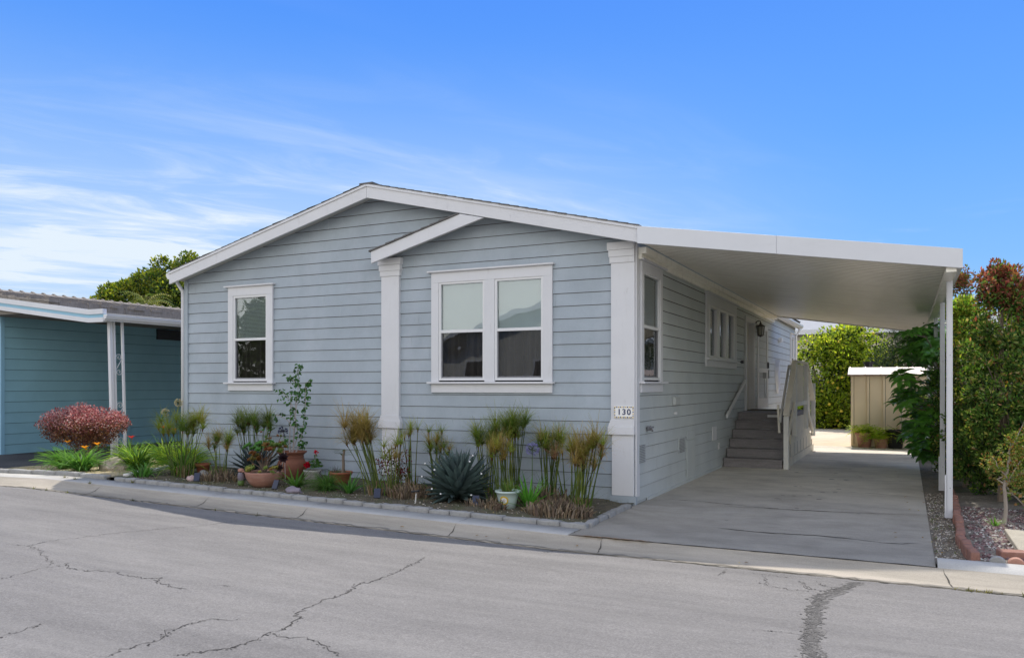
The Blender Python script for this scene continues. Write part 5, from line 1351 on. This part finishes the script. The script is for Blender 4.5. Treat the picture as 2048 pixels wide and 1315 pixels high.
for i, (x, y, rz, lab, lo) in enumerate([(-6.12,-1.62,.5,'solar path light beside the small pinkish rock',0), (-4.63,-1.62,.1,'solar path light between the terracotta bowl and the mauve rock',0),
        (-2.98,-1.55,.5,'solar path light at the foot of the sparse papyrus left of the agave',0), (-1.60,-1.42,.4,'solar path light left of the pale green planter pot',0), (-2.35,-1.62,.2,'solar light on a pale stake standing in front of the big agave',1)]):
    t = thing('solar_light', 'black '+lab, 'solar light', P(x, y), rz, 'solar lights along the front bed')
    w = MB()
    if lo:
        w.tube([(0,0,0),(.01,0,.13)], .008, 6); w.build('stake', M['kerbw'], t)
        w = MB(); w.bar((-.05,0,.15),(.05,0,.16), .06, .02); w.build('panel_housing', M['black'], t, bevel=.004)
    else:
        T_ = lambda a, c, e: (a, c*cos(1.15)-0*e, .02+c)
        w.mesh([(-.045,-.03,.015),(.045,-.03,.015),(.045,.03,.135),(-.045,.03,.135),(-.045,-.015,.01),(.045,-.015,.01),(.045,.045,.128),(-.045,.045,.128)], [(0,1,2,3),(7,6,5,4),(0,4,5,1),(1,5,6,2),(2,6,7,3),(3,7,4,0)])
        w.build('panel_housing', M['black'], t, bevel=.003)
        w = MB(); w.face([(-.038,-.0285,.022),(.038,-.0285,.022),(.038,.0265,.131),(-.038,.0265,.131)]); o = w.build('solar_panel', M['solar'], t); o.location = (0,-.002,.0)
        w = MB(); w.tube([(0,.03,.06),(0,.04,-.02)], .008, 5); w.build('stake', M['black'], t)
# worn little ornament
t = thing('garden_ornament', 'small worn painted garden figurine standing left of the terracotta bowl', 'figurine', P(-5.33,-1.55))
w = MB(); w.lathe([(.0,0),(.035,0),(.045,.03),(.04,.07),(.03,.075)], (0,0,0), 14, .2); w.build('base', M['yellow2'] if 'yellow2' in M else M['stemgreen'], t, smooth=True)
w = MB(); w.lathe([(.03,.075),(.045,.10),(.05,.14),(.04,.18),(.025,.19)], (0,0,0), 14, .2); w.build('torso', M['mauve'], t, smooth=True)
w = MB(); w.blob((0,0,.215), (.05,.04,.035), 2, .2); w.blob((.045,.0,.20), (.025,.02,.018), 2, .2); w.build('head', M['terra2'], t, smooth=True)

# ------------------------------------------------------------------ right side bed
r = random.Random(31)
pts = [(3.70,-2.05),(3.665,-1.6),(3.64,-1.1),(3.66,-.6),(3.68,-.1),(3.68,.4),(3.70,.9),(3.72,1.5),(3.72,2.1),(3.72,2.8),(3.7,3.5)]
k = 0
for (p, q) in zip(pts, pts[1:]):
    n = max(2, int(sqrt((q[0]-p[0])**2+(q[1]-p[1])**2)/.2))
    for j in range(n):
        a = (p[0]+(q[0]-p[0])*j/n, p[1]+(q[1]-p[1])*j/n); c = (p[0]+(q[0]-p[0])*(j+1)/n, p[1]+(q[1]-p[1])*(j+1)/n)
        stone_block(a[0]+r.gauss(0,.004), a[1], c[0]+r.gauss(0,.004), c[1]-.008, .075, .13+r.uniform(-.012,.006), -.01, 300+k, 'brick', 'rough red brick in the row beside the gravel strip', 'edging brick', 'red bricks edging the right bed', 'edging_brick'); k += 1
for i in range(6):
    x = 3.86+i*.135
    b = MB(); pr_ = [(.062*cos(a), .0+.055*sin(a)) for a in [pi*q/10 for q in range(11)]]
    b.prism(pr_, 'y', -.025, .025); o = b.build('scalloped_edging', M['scallop'] if i else M['stone'], None, bevel=.006); o.location = (x, -2.10, .035); o.rotation_euler = (.15,0,r.gauss(0,.06))
    tag(o, 'scalloped terracotta edging piece behind the kerb at the right' if i else 'greyish scalloped edging piece, leftmost of its row behind the kerb', 'garden edging', 'scalloped edging behind the right kerb' if i else None)
# pavers with mosaic ovals
pv = thing('stepping_slab', 'square aggregate stepping slab with two blue and white mosaic ovals', 'stepping stone', (4.42,-1.12,.05))
b = MB(); b.box(-.36,.36,-.62,.62,-.03,.035); b.build('slab', M['paver'], pv, bevel=.01)
def oval(cx, cy, rx, ry, col, nm, seed):
    b = MB(); n = 40; vs = []
    for k in range(n): a = 2*pi*k/n; vs.append((cx+rx*cos(a), cy+ry*sin(a), .0375))
    b.face(vs); o = b.build(nm, M[col], pv)
    b = MB(); rr = random.Random(seed)
    for k in range(420):
        a = rr.uniform(0,6.28); q = sqrt(rr.random())*.92; x, y = cx+rx*q*cos(a), cy+ry*q*sin(a); s_ = .009; t_ = rr.uniform(0,1.5)
        c = rr.choice([(.75,.75,.72),(.7,.72,.74),(.05,.20,.50),(.10,.35,.62),(.62,.55,.3),(.75,.75,.72)])
        b.face([(x+s_*cos(t_+i*pi/2), y+s_*sin(t_+i*pi/2), .0395) for i in range(4)], c)
    b.build('mosaic_chips', M['petal'], o)
    b = MB(); b.tube([(cx+rx*cos(2*pi*k/40), cy+ry*sin(2*pi*k/40), .038) for k in range(41)], .008, 5); b.build('mosaic_rim', M['yellow'] if seed == 1 else M['potgreen'], o)
oval(.0,-.0,.23,.13,'tile','mosaic_oval',1); oval(.05,-.33,.24,.13,'tile','mosaic_oval',2)
b = MB(); b.box(-.11,.11,-.07,.07,-.02,.04); o = b.build('loose_brick', M['brick'], None, bevel=.008); o.location = (4.0,-1.78,.05); o.rotation_euler = (0,0,.2)
tag(o, 'loose red brick lying against the mosaic slab', 'brick')
# gravel: little stones
def pebbles(name, label, region, n, size, cols, z0, seed):
    rr = random.Random(seed); b = MB(); x0, x1, y0, y1 = region
    for i in range(n):
        x, y = rr.uniform(x0, x1), rr.uniform(y0, y1); s_ = rr.uniform(*size); c = jit(rr.choice(cols), .2, rr)
        h = s_*.55; a = rr.uniform(0,6.28)
        q = [(x+s_*cos(a+k*2*pi/5)*rr.uniform(.7,1.1), y+s_*sin(a+k*2*pi/5)*rr.uniform(.7,1.1), z0+g(x)-.004) for k in range(5)]
        tpt = (x+rr.gauss(0,s_*.25), y+rr.gauss(0,s_*.25), z0+g(x)+h)
        for k in range(5): b.face([q[k], q[(k+1)%5], tpt], c)
    return tag(b.build(name, M['dry']), label, 'gravel', kind='stuff')
pebbles('gravel', 'mixed red and grey gravel covering the right bed', (3.74,5.4,-2.05,1.4), 5200, (.010,.026), [(.20,.12,.12),(.14,.09,.09),(.28,.22,.21),(.10,.08,.08),(.45,.43,.40),(.24,.16,.15)], .035, 1)
pebbles('gravel_fines', 'fine pale gravel in the strip between driveway and bricks', (3.40,3.62,-2.05,3.0), 1100, (.006,.015), [(.36,.32,.26),(.22,.19,.15),(.5,.47,.42),(.16,.13,.1)], .0, 2)
pebbles('bed_pebbles', 'tiny pale pebbles and chips on the soil of the front bed', (-7.3,-.06,-1.86,-.4), 2200, (.004,.012), [(.36,.31,.24),(.22,.18,.12),(.48,.44,.38),(.14,.11,.07)], .04, 3)
rr = random.Random(71); b = MB()
for k in range(90):
    x, y = (rr.uniform(-7.2,-.1), rr.uniform(-1.85,-.3)) if k < 55 else (rr.uniform(3.0,3.7), rr.uniform(-2,6)) if k < 75 else (rr.uniform(-6,3), rr.uniform(-2.62,-2.42))
    z = g(x)+.05 if k < 55 else .012 if k < 75 else g(x)-.07
    leaf(b, Vector((x, y, z)), Vector((rr.gauss(0,1), rr.gauss(0,1), .1)), Vector((0,0,1)), .045, .022, jit(rr.choice([(.30,.18,.06),(.22,.12,.05),(.35,.27,.10)]), .3, rr), .2)
tag(b.build('leaf_litter', M['dry']), 'scattered dry fallen leaves in the bed, gutter and along the driveway', 'leaf litter', kind='stuff')
# young tree in the gravel
t = thing('young_tree', 'young tree with a thin pale trunk and light green leaves in the gravel at right', 'tree', (4.12,.12,.02)); b = MB(); rr = random.Random(17)
b.tube([(0,0,0),(.015,0,.2),(.0,0,.42),(.03,.0,.62),(.06,0,.9)], [.024,.02,.018,.013,.006], 8); limbs(b, (.01,0,.45), [(.35,.05,.95),(-.12,-.05,.75),(.45,0,.72),(.2,.1,1.15),(.6,.0,.9)], rr, .011, .02); b.build('trunk', M['palebark'], t)
b = MB(); cl = [(-.10,-.03,.70,.12,.12,.07),(.06,0,.86,.15,.14,.10),(.26,.03,.98,.2,.16,.12),(.12,-.04,.56,.14,.12,.10),(.34,0,.62,.16,.15,.10),(.5,.05,.82,.2,.16,.14),(.55,.0,.55,.14,.13,.08),(.2,.0,.74,.14,.12,.08),(.42,.1,1.1,.18,.15,.1),(.75,.05,.7,.2,.15,.2)]
cloud(b, sub_clumps(cl, 5, (.05,.09), rr), 4200, .032, .017, [(.12,.20,.03),(.20,.26,.05),(.32,.30,.10),(.30,.14,.05),(.09,.15,.03)], rr, .3); b.build('crown', M['plant'], t)
strap_clump('grass_tuft', 'little green grass tuft at the base of the young tree', 'grass tuft', (4.02,.0,.03), 30, .14, .008, [(.10,.22,.04)], 77, (.3,1.2), (.0,.6), .03)

# tall shrubs -----------------------------------------------------------------
def tall_shrub(p, label, H, R, seed, top=(.32,.07,.04), topk=.78, n=9000, light=.25, L=.062, zb=.25, group='tall red tipped shrubs right of the carport', cols=None, nm='tall_shrub', trunk=.05, sunny=0, bare=0):
    rr = random.Random(seed); t = thing(nm, label, 'shrub', p, 0, group)
    big = []; k = 6
    for i in range(k):
        f_ = i/(k-1); z = zb+(H-zb)*(.08+.84*f_); q = R*(.85+.3*sin(pi*f_))*(1 if f_ < .75 else 1-.55*(f_-.75)/.25)
        big.append((rr.gauss(0,R*.1), rr.gauss(0,R*.1), z, q, q, (H-zb)/k*.75))
    cl = sub_clumps(big, 22, (R*.18,R*.36), rr, .85, .65)
    for j in range(16): cl.append((rr.gauss(0,R*.35), rr.gauss(0,R*.35), H*rr.uniform(.9,1.04), R*.12, R*.12, R*.25))
    cols = cols or [(.07,.15,.03),(.10,.20,.035),(.06,.12,.03),(.15,.23,.05)]
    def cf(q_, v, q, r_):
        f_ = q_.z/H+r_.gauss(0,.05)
        if q < .6 and f_ < topk: return jit((.025,.05,.015), .3, r_)  # inner leaves darkened to paint shaded gaps
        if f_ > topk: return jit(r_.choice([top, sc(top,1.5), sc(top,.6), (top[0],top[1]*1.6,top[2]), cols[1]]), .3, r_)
        if r_.random() < light: return jit(r_.choice([(.38,.38,.08),(.46,.42,.20),(.28,.36,.06),(.40,.22,.10)]), .3, r_)  # pale leaves scattered in as painted sunlit highlights
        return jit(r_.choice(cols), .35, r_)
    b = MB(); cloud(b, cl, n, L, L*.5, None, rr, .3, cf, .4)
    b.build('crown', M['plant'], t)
    b = MB(); b.tube([(0,0,-.02),(.02,0,H*.3),(0,.02,H*.6),(.01,0,H*.92)], [trunk,trunk*.8,trunk*.55,.01], 8)
    limbs(b, (0,0,H*.15), [(q_[0]*.9, q_[1]*.9, q_[2]) for q_ in rr.sample(cl, 14)], rr, trunk*.35, .03)
    b.build('trunk', M['bark'], t); return t
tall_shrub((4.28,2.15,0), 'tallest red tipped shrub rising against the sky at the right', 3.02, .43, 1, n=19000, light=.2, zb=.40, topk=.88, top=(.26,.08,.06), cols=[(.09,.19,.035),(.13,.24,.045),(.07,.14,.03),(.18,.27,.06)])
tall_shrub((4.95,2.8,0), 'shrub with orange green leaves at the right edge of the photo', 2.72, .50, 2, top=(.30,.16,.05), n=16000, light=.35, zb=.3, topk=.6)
tall_shrub((3.98,3.9,0), 'sunlit yellow leaved shrub close behind the front carport post', 2.75, .36, 3, top=(.34,.36,.06), n=12000, light=.45, zb=.2, topk=.72)
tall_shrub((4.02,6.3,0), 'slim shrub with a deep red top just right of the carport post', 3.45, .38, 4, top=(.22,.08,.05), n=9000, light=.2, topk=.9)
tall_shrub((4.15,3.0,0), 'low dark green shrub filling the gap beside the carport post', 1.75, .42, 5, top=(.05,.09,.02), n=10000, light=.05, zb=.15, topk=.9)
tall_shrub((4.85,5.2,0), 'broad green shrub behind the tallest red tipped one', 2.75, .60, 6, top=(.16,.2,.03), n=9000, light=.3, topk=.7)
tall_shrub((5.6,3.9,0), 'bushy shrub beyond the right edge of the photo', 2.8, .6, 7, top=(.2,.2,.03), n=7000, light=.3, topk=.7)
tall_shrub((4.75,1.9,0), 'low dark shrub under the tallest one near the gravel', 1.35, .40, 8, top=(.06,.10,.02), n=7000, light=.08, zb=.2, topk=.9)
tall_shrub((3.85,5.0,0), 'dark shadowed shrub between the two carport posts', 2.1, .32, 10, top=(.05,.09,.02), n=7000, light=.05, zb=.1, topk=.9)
tall_shrub((4.3,8.6,0), 'dense dark shrub behind the big leaved plant', 2.9, .7, 11, top=(.06,.10,.02), n=6000, light=.1, zb=.1, L=.07, topk=.9)
t = thing('jade_plant', 'rounded orange green succulent leaves low beside the young tree', 'succulent', (4.45,.95,.02)); b = MB(); rr = random.Random(3)
cloud(b, [(0,0,.35,.3,.2,.22),(.25,0,.25,.2,.2,.2),(-.3,.1,.45,.14,.1,.1)], 420, .055, .05, [(.30,.16,.05),(.12,.18,.03),(.22,.2,.04)], rr, .2); b.build('leaves', M['succ'], t)
b = MB(); limbs(b, (0,0,0), [(.2,0,.4),(-.3,.1,.45),(0,0,.5)], rr, .014, .02); b.build('stems', M['palebark'], t)
strap_clump('leafy_plant', 'bright green leafy plant at the right edge beneath the shrubs', 'plant', (4.62,.9,.02), 50, .22, .05, [(.08,.24,.03)], 78, (.1,1.1), (.3,.9), .08)

# schefflera ------------------------------------------------------------------
t = thing('umbrella_tree', 'large glossy leaved umbrella tree leaning in under the carport edge', 'tree', (3.85,6.2,0)); b = MB(); s_ = MB(); rr = random.Random(41)
s_.tube([(0,0,0),(-.05,0,.8),(-.12,-.1,1.6),(-.2,-.2,2.3)], [.045,.04,.03,.02], 8); s_.tube([(.02,0,0),(.0,-.4,.6),(-.15,-.7,1.2)], [.03,.025,.018], 7)
W_ = []
for i in range(95):
    z = rr.uniform(.35,2.62)
    reach = .35+.60*(1-abs(z-1.6)/1.6)
    if z > 1.9: reach = .30+.45*rr.random()
    W_.append((-rr.uniform(.0,1)*reach-.05, rr.uniform(-1.3,1.1), z))
W_ += [(-.72,-.4,1.38),(-.62,-.6,1.28),(-.55,-.2,1.2),(-.68,.1,1.5),(-.60,-.7,1.95),(-.5,-.3,2.2),(-.62,-.1,2.1),(-.35,-.9,.35),(-.28,-.7,.25),(-.42,-.8,.42)]
for (x, y, z) in W_:
    s_.tube([(-.08,y*.3,z*.75),(x*.6,y*.8,z-.06),(x,y,z)], [.010,.008,.005], 5)
    n = rr.randint(7,9); Lf = rr.uniform(.20,.29); tilt = rr.uniform(1.1,1.6); tx = Vector((x*.4+rr.gauss(0,.15), -.35+rr.gauss(0,.2), 1)).normalized()
    e = tx.orthogonal().normalized(); f_ = tx.cross(e)
    c = jit(rr.choice([(.09,.25,.035),(.13,.33,.05),(.07,.19,.04)]), .25, rr)
    for k in range(n):
        a = 2*pi*k/n+rr.gauss(0,.1); dd = (e*cos(a)+f_*sin(a)); pos = Vector((x,y,z)); ang = tilt-.4; prev = None; sv = tx.cross(dd)
        Lk = Lf*rr.uniform(.8,1.1)
        pos = pos+dd*.03
        for j in range(6):
            u = j/5; wd = (.0 if j in (0,) else .050*sin(pi*min(1,u*.85+.12)))*(1 if j < 5 else .1)+.002
            cur = (pos-sv*wd+tx*wd*.25, pos.copy(), pos+sv*wd+tx*wd*.25)
            if prev:
                n0 = len(b.v); b.v.extend([tuple(q) for q in (*prev, *cur)]); b.f += [(n0,n0+1,n0+4,n0+3),(n0+1,n0+2,n0+5,n0+4)]; b.c += [c,sc(c,1.1)]; b.m += [0,0]
            prev = cur; pos = pos+(dd*sin(ang)+tx*cos(ang))*(Lk/5); ang += .28
b.build('leaves', M['glossleaf'], t); s_.build('stems', M['bark'], t)
t = thing('leafy_bush', 'small light green leafy bush growing at the right corner of the shed', 'bush', (3.45,11.4,0)); b = MB(); rr = random.Random(43)
cloud(b, sub_clumps([(0,0,.75,.28,.3,.6)], 26, (.1,.2), rr), 2400, .09, .035, [(.16,.24,.03),(.10,.17,.03),(.22,.28,.05)], rr, .3); b.build('foliage', M['plant'], t)
b = MB(); limbs(b, (0,0,0), [(.2,0,1.1),(-.2,0,1),(0,.2,1.2),(-.7,-.1,.6)], rr, .015, .03); b.build('stems', M['bark'], t)
def fern(p, label, n, L, seed, lw=.035):
    rr = random.Random(seed); t = thing('fern', label, 'fern', p); b = MB()
    for i in range(n):
        az = rr.uniform(0,6.28); ti = rr.uniform(.2,1.2); pos = Vector((0,0,0)); a = ti; azv = Vector((cos(az), sin(az), 0)); c = jit(rr.choice([(.40,.55,.05),(.28,.44,.05),(.50,.58,.08)]), .25, rr); sdv = Vector((-sin(az), cos(az), 0))
        for j in range(9):
            pos = pos+(azv*sin(a)+Vector((0,0,cos(a))))*(L*rr.uniform(.8,1.1)/9); a += .17
            for sg in (-1, 1): leaf(b, pos, sdv*sg+azv*.4+Vector((0,0,rr.gauss(0,.3))), Vector((0,0,1)), .11*(1-j/12), lw, c, .1)
    b.build('fronds', M['plant'], t)
fern((2.22,11.85,.33), 'feathery light green fern in the brown clay pot by the shed', 60, .50, 1, .045)
fern((2.62,11.72,.22), 'yellow green fern spilling over between the two shed pots', 80, .58, 2, .045)

# citrus hedge, cypress, back greenery --------------------------------------------
def bush(name, label, p, big, nsub, rs, n, L, W, cols, seed, cat='bush', dark=(.02,.04,.01), mtl='plant', group=None, fruits=0, nx=.5, squash=.85, trunkh=None):
    rr = random.Random(seed); t = thing(name, label, cat, p, 0, group); b = MB(); cl = sub_clumps(big, nsub, rs, rr, squash, .6, .15)
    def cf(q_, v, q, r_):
        if q < .62: return jit(dark, .3, r_)  # inner leaves coloured dark for the shade within the crown
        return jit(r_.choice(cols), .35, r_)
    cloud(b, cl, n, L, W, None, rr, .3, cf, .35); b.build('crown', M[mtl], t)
    b = MB(); tp = rr.sample(cl, min(len(cl), 16)); limbs(b, (0,0,0), [c[:3] for c in tp], rr, .07, .08); b.build('trunk', M['bark'], t)
    if fruits:
        b = MB()
        for i in range(fruits):
            c = rr.choice(cl); v = rv(rr).normalized(); v.y = -abs(v.y); b.blob((c[0]+v.x*c[3]*.98, c[1]+v.y*c[4]*.98, c[2]+v.z*c[5]*.9), (.06,.06,.065), 1, 0)
        b.build('fruit', M['lemon'], t, smooth=True)
    return t
M['lemon'] = mat('lemon_skin', (.62,.48,.04), .5, .1, 9)
CIT = [(.26,.36,.03),(.36,.46,.04),(.16,.24,.03),(.46,.50,.06)]
bush('lemon_tree', 'large sunlit lemon tree with yellow fruit behind the rear yard', (.9,21.3,0), [(-.6,-.3,.75,1.0,.7,.7),(.6,-.3,.75,1.0,.7,.7),(1.5,-.1,.8,.7,.7,.7),(-.5,0,1.9,1.1,.9,1.6),(.7,0,2.3,1.1,.9,1.45),(.1,.2,2.9,.8,.8,.85),(1.4,.2,1.8,.7,.8,1.4)], 34, (.3,.55), 30000, .13, .07, CIT, 1, 'tree', mtl='sunleaf', fruits=70)
bush('cypress_bush', 'dark grey green cypress with upright sprays behind the shed', (3.6,18.5,0), [(0,0,1.7,1.3,1.0,1.9),(1.4,.3,1.9,1.2,1.0,1.9),(-.6,0,2.1,.7,.8,1.2),(.6,0,2.7,1.0,.8,.9)], 46, (.22,.4), 26000, .11, .028, [(.045,.075,.035),(.06,.09,.045),(.035,.06,.03)], 2, 'tree', (.015,.025,.012), squash=1.5)
bush('hedge_bush', 'dark green hedge bush behind the umbrella tree', (5.6,14.5,0), [(0,0,1.4,1.4,1.2,1.5)], 40, (.3,.5), 8000, .11, .05, [(.06,.10,.02),(.09,.14,.03)], 3)
bush('hedge_bush', 'green bush far left behind the side of the grey home', (-1.6,22,0), [(0,0,1.3,1.1,1.0,1.4)], 30, (.3,.5), 6000, .12, .05, CIT, 4)
bush('hedge_bush', 'dim hedge bush low behind the lemon tree', (1.0,23,0), [(0,0,.9,2.6,.8,1.0)], 40, (.3,.5), 7000, .12, .05, [(.05,.08,.02),(.07,.11,.02)], 5)
# big tree behind the neighbour
bush('broadleaf_tree', 'rounded yellow green tree rising behind the weathered roof at left', (-27.0,15,-.3), [(-3.3,0,5.0,.5,.8,.65),(-1.7,0,5.4,1.1,1.3,1.1),(.1,.3,5.9,1.3,1.5,1.35),(1.5,.3,6.0,1.2,1.5,1.55)], 40, (.28,.55), 34000, .15, .10, [(.11,.17,.025),(.20,.25,.025),(.06,.11,.02),(.28,.29,.03)], 6, 'tree', (.02,.045,.015))
t = thing('palm', 'pale feathery palm crown poking over the weathered roof', 'palm', (-22.6,11.0,0)); b = MB(); rr = random.Random(9)
b.tube([(0,0,0),(0,0,4.6)], [.16,.12], 8); b.build('trunk', M['bark'], t); b = MB()
for i in range(30):
    az = rr.uniform(0,6.28); a = rr.uniform(.2,1.2); pos = Vector((0,0,4.55)); azv = Vector((cos(az), sin(az), 0)); sdv = Vector((-sin(az), cos(az), 0)); c = jit(rr.choice([(.30,.30,.12),(.22,.25,.08),(.12,.17,.05)]), .25, rr)
    for j in range(14):
        pos = pos+(azv*sin(a)+Vector((0,0,cos(a))))*.085; a += .13
        for sg in (-1, 1): leaf(b, pos, sdv*sg+azv*.5+Vector((0,0,-.4)), Vector((0,0,1)), .28*(1-j/20), .025, c, .1)
b.build('fronds', M['plant'], t)
# trees across the road, mirrored in the left window
bush('roadside_tree', 'leafy green tree standing across the road', (-24,-19,0), [(0,0,3.2,2.4,2.2,2.2),(1.5,0,4.2,1.8,1.8,1.6)], 40, (.5,.9), 9000, .25, .14, [(.08,.14,.02),(.14,.2,.03)], 7, 'tree')
bush('roadside_tree', 'smaller green tree across the road beside the gabled house', (.5,-19,0), [(0,0,2.2,1.5,1.5,1.6)], 30, (.4,.7), 4000, .25, .14, [(.06,.12,.02),(.10,.16,.03)], 8, 'tree')

# ------------------------------------------------------------------ camera, light, sky
cam = bpy.data.cameras.new('camera'); co = bpy.data.objects.new('camera', cam); COL.objects.link(co)
co.location = (3.1572, -10.1013, 1.55); co.rotation_euler = (pi/2, 0, radians(26.1353))
cam.sensor_width = 36; cam.lens = 1606/2048*36; cam.shift_y = (770-657.5)/2048; cam.clip_end = 3000
scene.camera = co
SD = Vector((.075, -.66, -1)).normalized()      # direction the light travels
sun = bpy.data.lights.new('sun', 'SUN'); sun.energy = SUN_E; sun.angle = radians(.53); sun.color = (1.0,.94,.85)
so = bpy.data.objects.new('sun', sun); COL.objects.link(so); so.rotation_euler = SD.to_track_quat('-Z', 'Y').to_euler()
world = bpy.data.worlds.new('World'); scene.world = world; world.use_nodes = True
t = world.node_tree; t.nodes.clear(); out = t.nodes.new('ShaderNodeOutputWorld')
sk_ = N(t, 'ShaderNodeTexSky', sky_type='NISHITA', sun_disc=False)
sk_.sun_elevation = math.asin(-SD.z); az = math.atan2(-SD.x, -SD.y); sk_.sun_rotation = az
sk_.air_density = 1.3; sk_.dust_density = .6; sk_.ozone_density = 2.5
tc = N(t, 'ShaderNodeTexCoord')
sep = N(t, 'ShaderNodeSeparateXYZ'); t.links.new(tc.outputs['Generated'], sep.inputs[0])
def math_(op, a, b=None, c=None):
    m = N(t, 'ShaderNodeMath', operation=op)
    for i, v in enumerate((a, b, c)):
        if v is None: continue
        if hasattr(v, 'is_linked'): t.links.new(v, m.inputs[i])
        else: m.inputs[i].default_value = v
    return m.outputs[0]
X_, Y_, Z_ = sep.outputs
zc = math_('MAXIMUM', Z_, .02)
cu = math_('DIVIDE', X_, math_('ADD', zc, .08)); cv = math_('DIVIDE', Y_, math_('ADD', zc, .08))
cmb = N(t, 'ShaderNodeCombineXYZ'); t.links.new(cu, cmb.inputs[0]); t.links.new(cv, cmb.inputs[1])
def cl_noise(scale, rotz, st_, loc, detail=8, rough=.6, dist=.3):
    mp = N(t, 'ShaderNodeMapping', vector_type='TEXTURE'); mp.inputs['Rotation'].default_value = (0,0,rotz); mp.inputs['Scale'].default_value = st_; mp.inputs['Location'].default_value = loc
    t.links.new(cmb.outputs[0], mp.inputs[0]); n = N(t, 'ShaderNodeTexNoise'); n.inputs['Scale'].default_value = scale; n.inputs['Detail'].default_value = detail
    n.inputs['Roughness'].default_value = rough; n.inputs['Distortion'].default_value = dist; t.links.new(mp.outputs[0], n.inputs['Vector']); return n.outputs['Fac']
def mr(v, a, b, c=0, d=1, clampit=True):
    m = N(t, 'ShaderNodeMapRange', clamp=clampit, interpolation_type='SMOOTHSTEP'); t.links.new(v, m.inputs[0])
    for i, q in enumerate((a, b, c, d)): m.inputs[i+1].default_value = q
    return m.outputs[0]
# how far to the left (west north west) a direction lies, and how low
left = math_('ADD', math_('MULTIPLY', X_, -.857), math_('MULTIPLY', Y_, .515))     # dot with the left part of the view
elev = Z_
m_left = mr(left, .62, .97)
m_low = mr(elev, .36, .05)
wisps = mr(cl_noise(.9, 1.0, (2.2, .6, 1), (3.1,1.2,0), 8, .60, .5), .45, .72)
fine = mr(cl_noise(2.4, 1.0, (1.8, .8, 1), (1,4,0), 7, .62, .7), .42, .74)
body = math_('ADD', math_('MULTIPLY', wisps, .8), math_('MULTIPLY', fine, .5))
haze = math_('MULTIPLY', math_('MULTIPLY', mr(left, .50, .90), mr(elev, .42, .08)), math_('ADD', math_('MULTIPLY', fine, .45), .55))
cloud_f = math_('MULTIPLY', body, math_('MULTIPLY', mr(left, .64, .94), mr(elev, .30, .14)))
cloud_f = math_('ADD', cloud_f, math_('MULTIPLY', haze, .85))
# two long thin streaks, faint cloudlets near the right horizon
st2 = math_('MULTIPLY', mr(cl_noise(1.3, .95, (4.5, .5, 1), (7.7,.3,0), 4, .45, .15), .55, .74), math_('MULTIPLY', mr(left, .80, .98), mr(elev, .50, .28)))
cloud_f = math_('ADD', cloud_f, math_('MULTIPLY', st2, .42))
far_r = math_('MULTIPLY', mr(cl_noise(1.3, .1, (1, .7, 1), (2,9,0), 6, .6, .4), .55, .75), mr(elev, .22, .12))
cloud_f = math_('ADD', cloud_f, math_('MULTIPLY', far_r, .30))
cf = N(t, 'ShaderNodeClamp'); t.links.new(cloud_f, cf.inputs[0]); cf.inputs[2].default_value = .95
# sky tint
def wmix(a, b, fac, mode='MIX'):
    m = N(t, 'ShaderNodeMix', data_type='RGBA', blend_type=mode)
    for s_, v in ((6, a), (7, b)):
        if hasattr(v, 'is_linked'): t.links.new(v, m.inputs[s_])
        else: m.inputs[s_].default_value = (*v, 1)
    if hasattr(fac, 'is_linked'): t.links.new(fac, m.inputs[0])
    else: m.inputs[0].default_value = fac
    return m.outputs[2]
def k_(c): return tuple(v/SKY_S for v in c)
rp = N(t, 'ShaderNodeValToRGB'); els = rp.color_ramp.elements
stops = [(0.0, N_HOR), (.14, N_LOW), (.28, N_MID), (.46, N_TOP), (1.0, ZEN)]
while len(els) < len(stops): els.new(.5)
for el, (p_, c_) in zip(els, stops): el.position = p_; el.color = (*c_, 1)
t.links.new(math_('MAXIMUM', Z_, 0.0), rp.inputs['Fac'])
north = wmix(rp.outputs['Color'], (1/SKY_S,)*3, 1.0, 'MULTIPLY')
southf = math_('MULTIPLY', mr(math_('MULTIPLY', Y_, -1.0), -.15, .65), mr(elev, .95, .2))
grad = wmix(north, k_(SOUTH_FILL), southf)
skyc = wmix(grad, sk_.outputs[0], .07)
W_C = tuple(CLOUD/SKY_S for _ in range(3)); W_C = (W_C[0]*.86, W_C[1]*.96, W_C[2]*1.05)
col = wmix(skyc, W_C, cf.outputs[0])
bg = N(t, 'ShaderNodeBackground'); bg.inputs['Strength'].default_value = SKY_S
t.links.new(col, bg.inputs['Color']); t.links.new(bg.outputs[0], out.inputs[0])
scene.view_settings.view_transform = 'Standard'; scene.view_settings.look = 'None'; scene.view_settings.exposure = 0; scene.view_settings.gamma = 1
scene.render.engine = 'CYCLES'; scene.render.resolution_x = 1024; scene.render.resolution_y = 657
scene.cycles.max_bounces = 10; scene.cycles.diffuse_bounces = 8; scene.cycles.transparent_max_bounces = 12
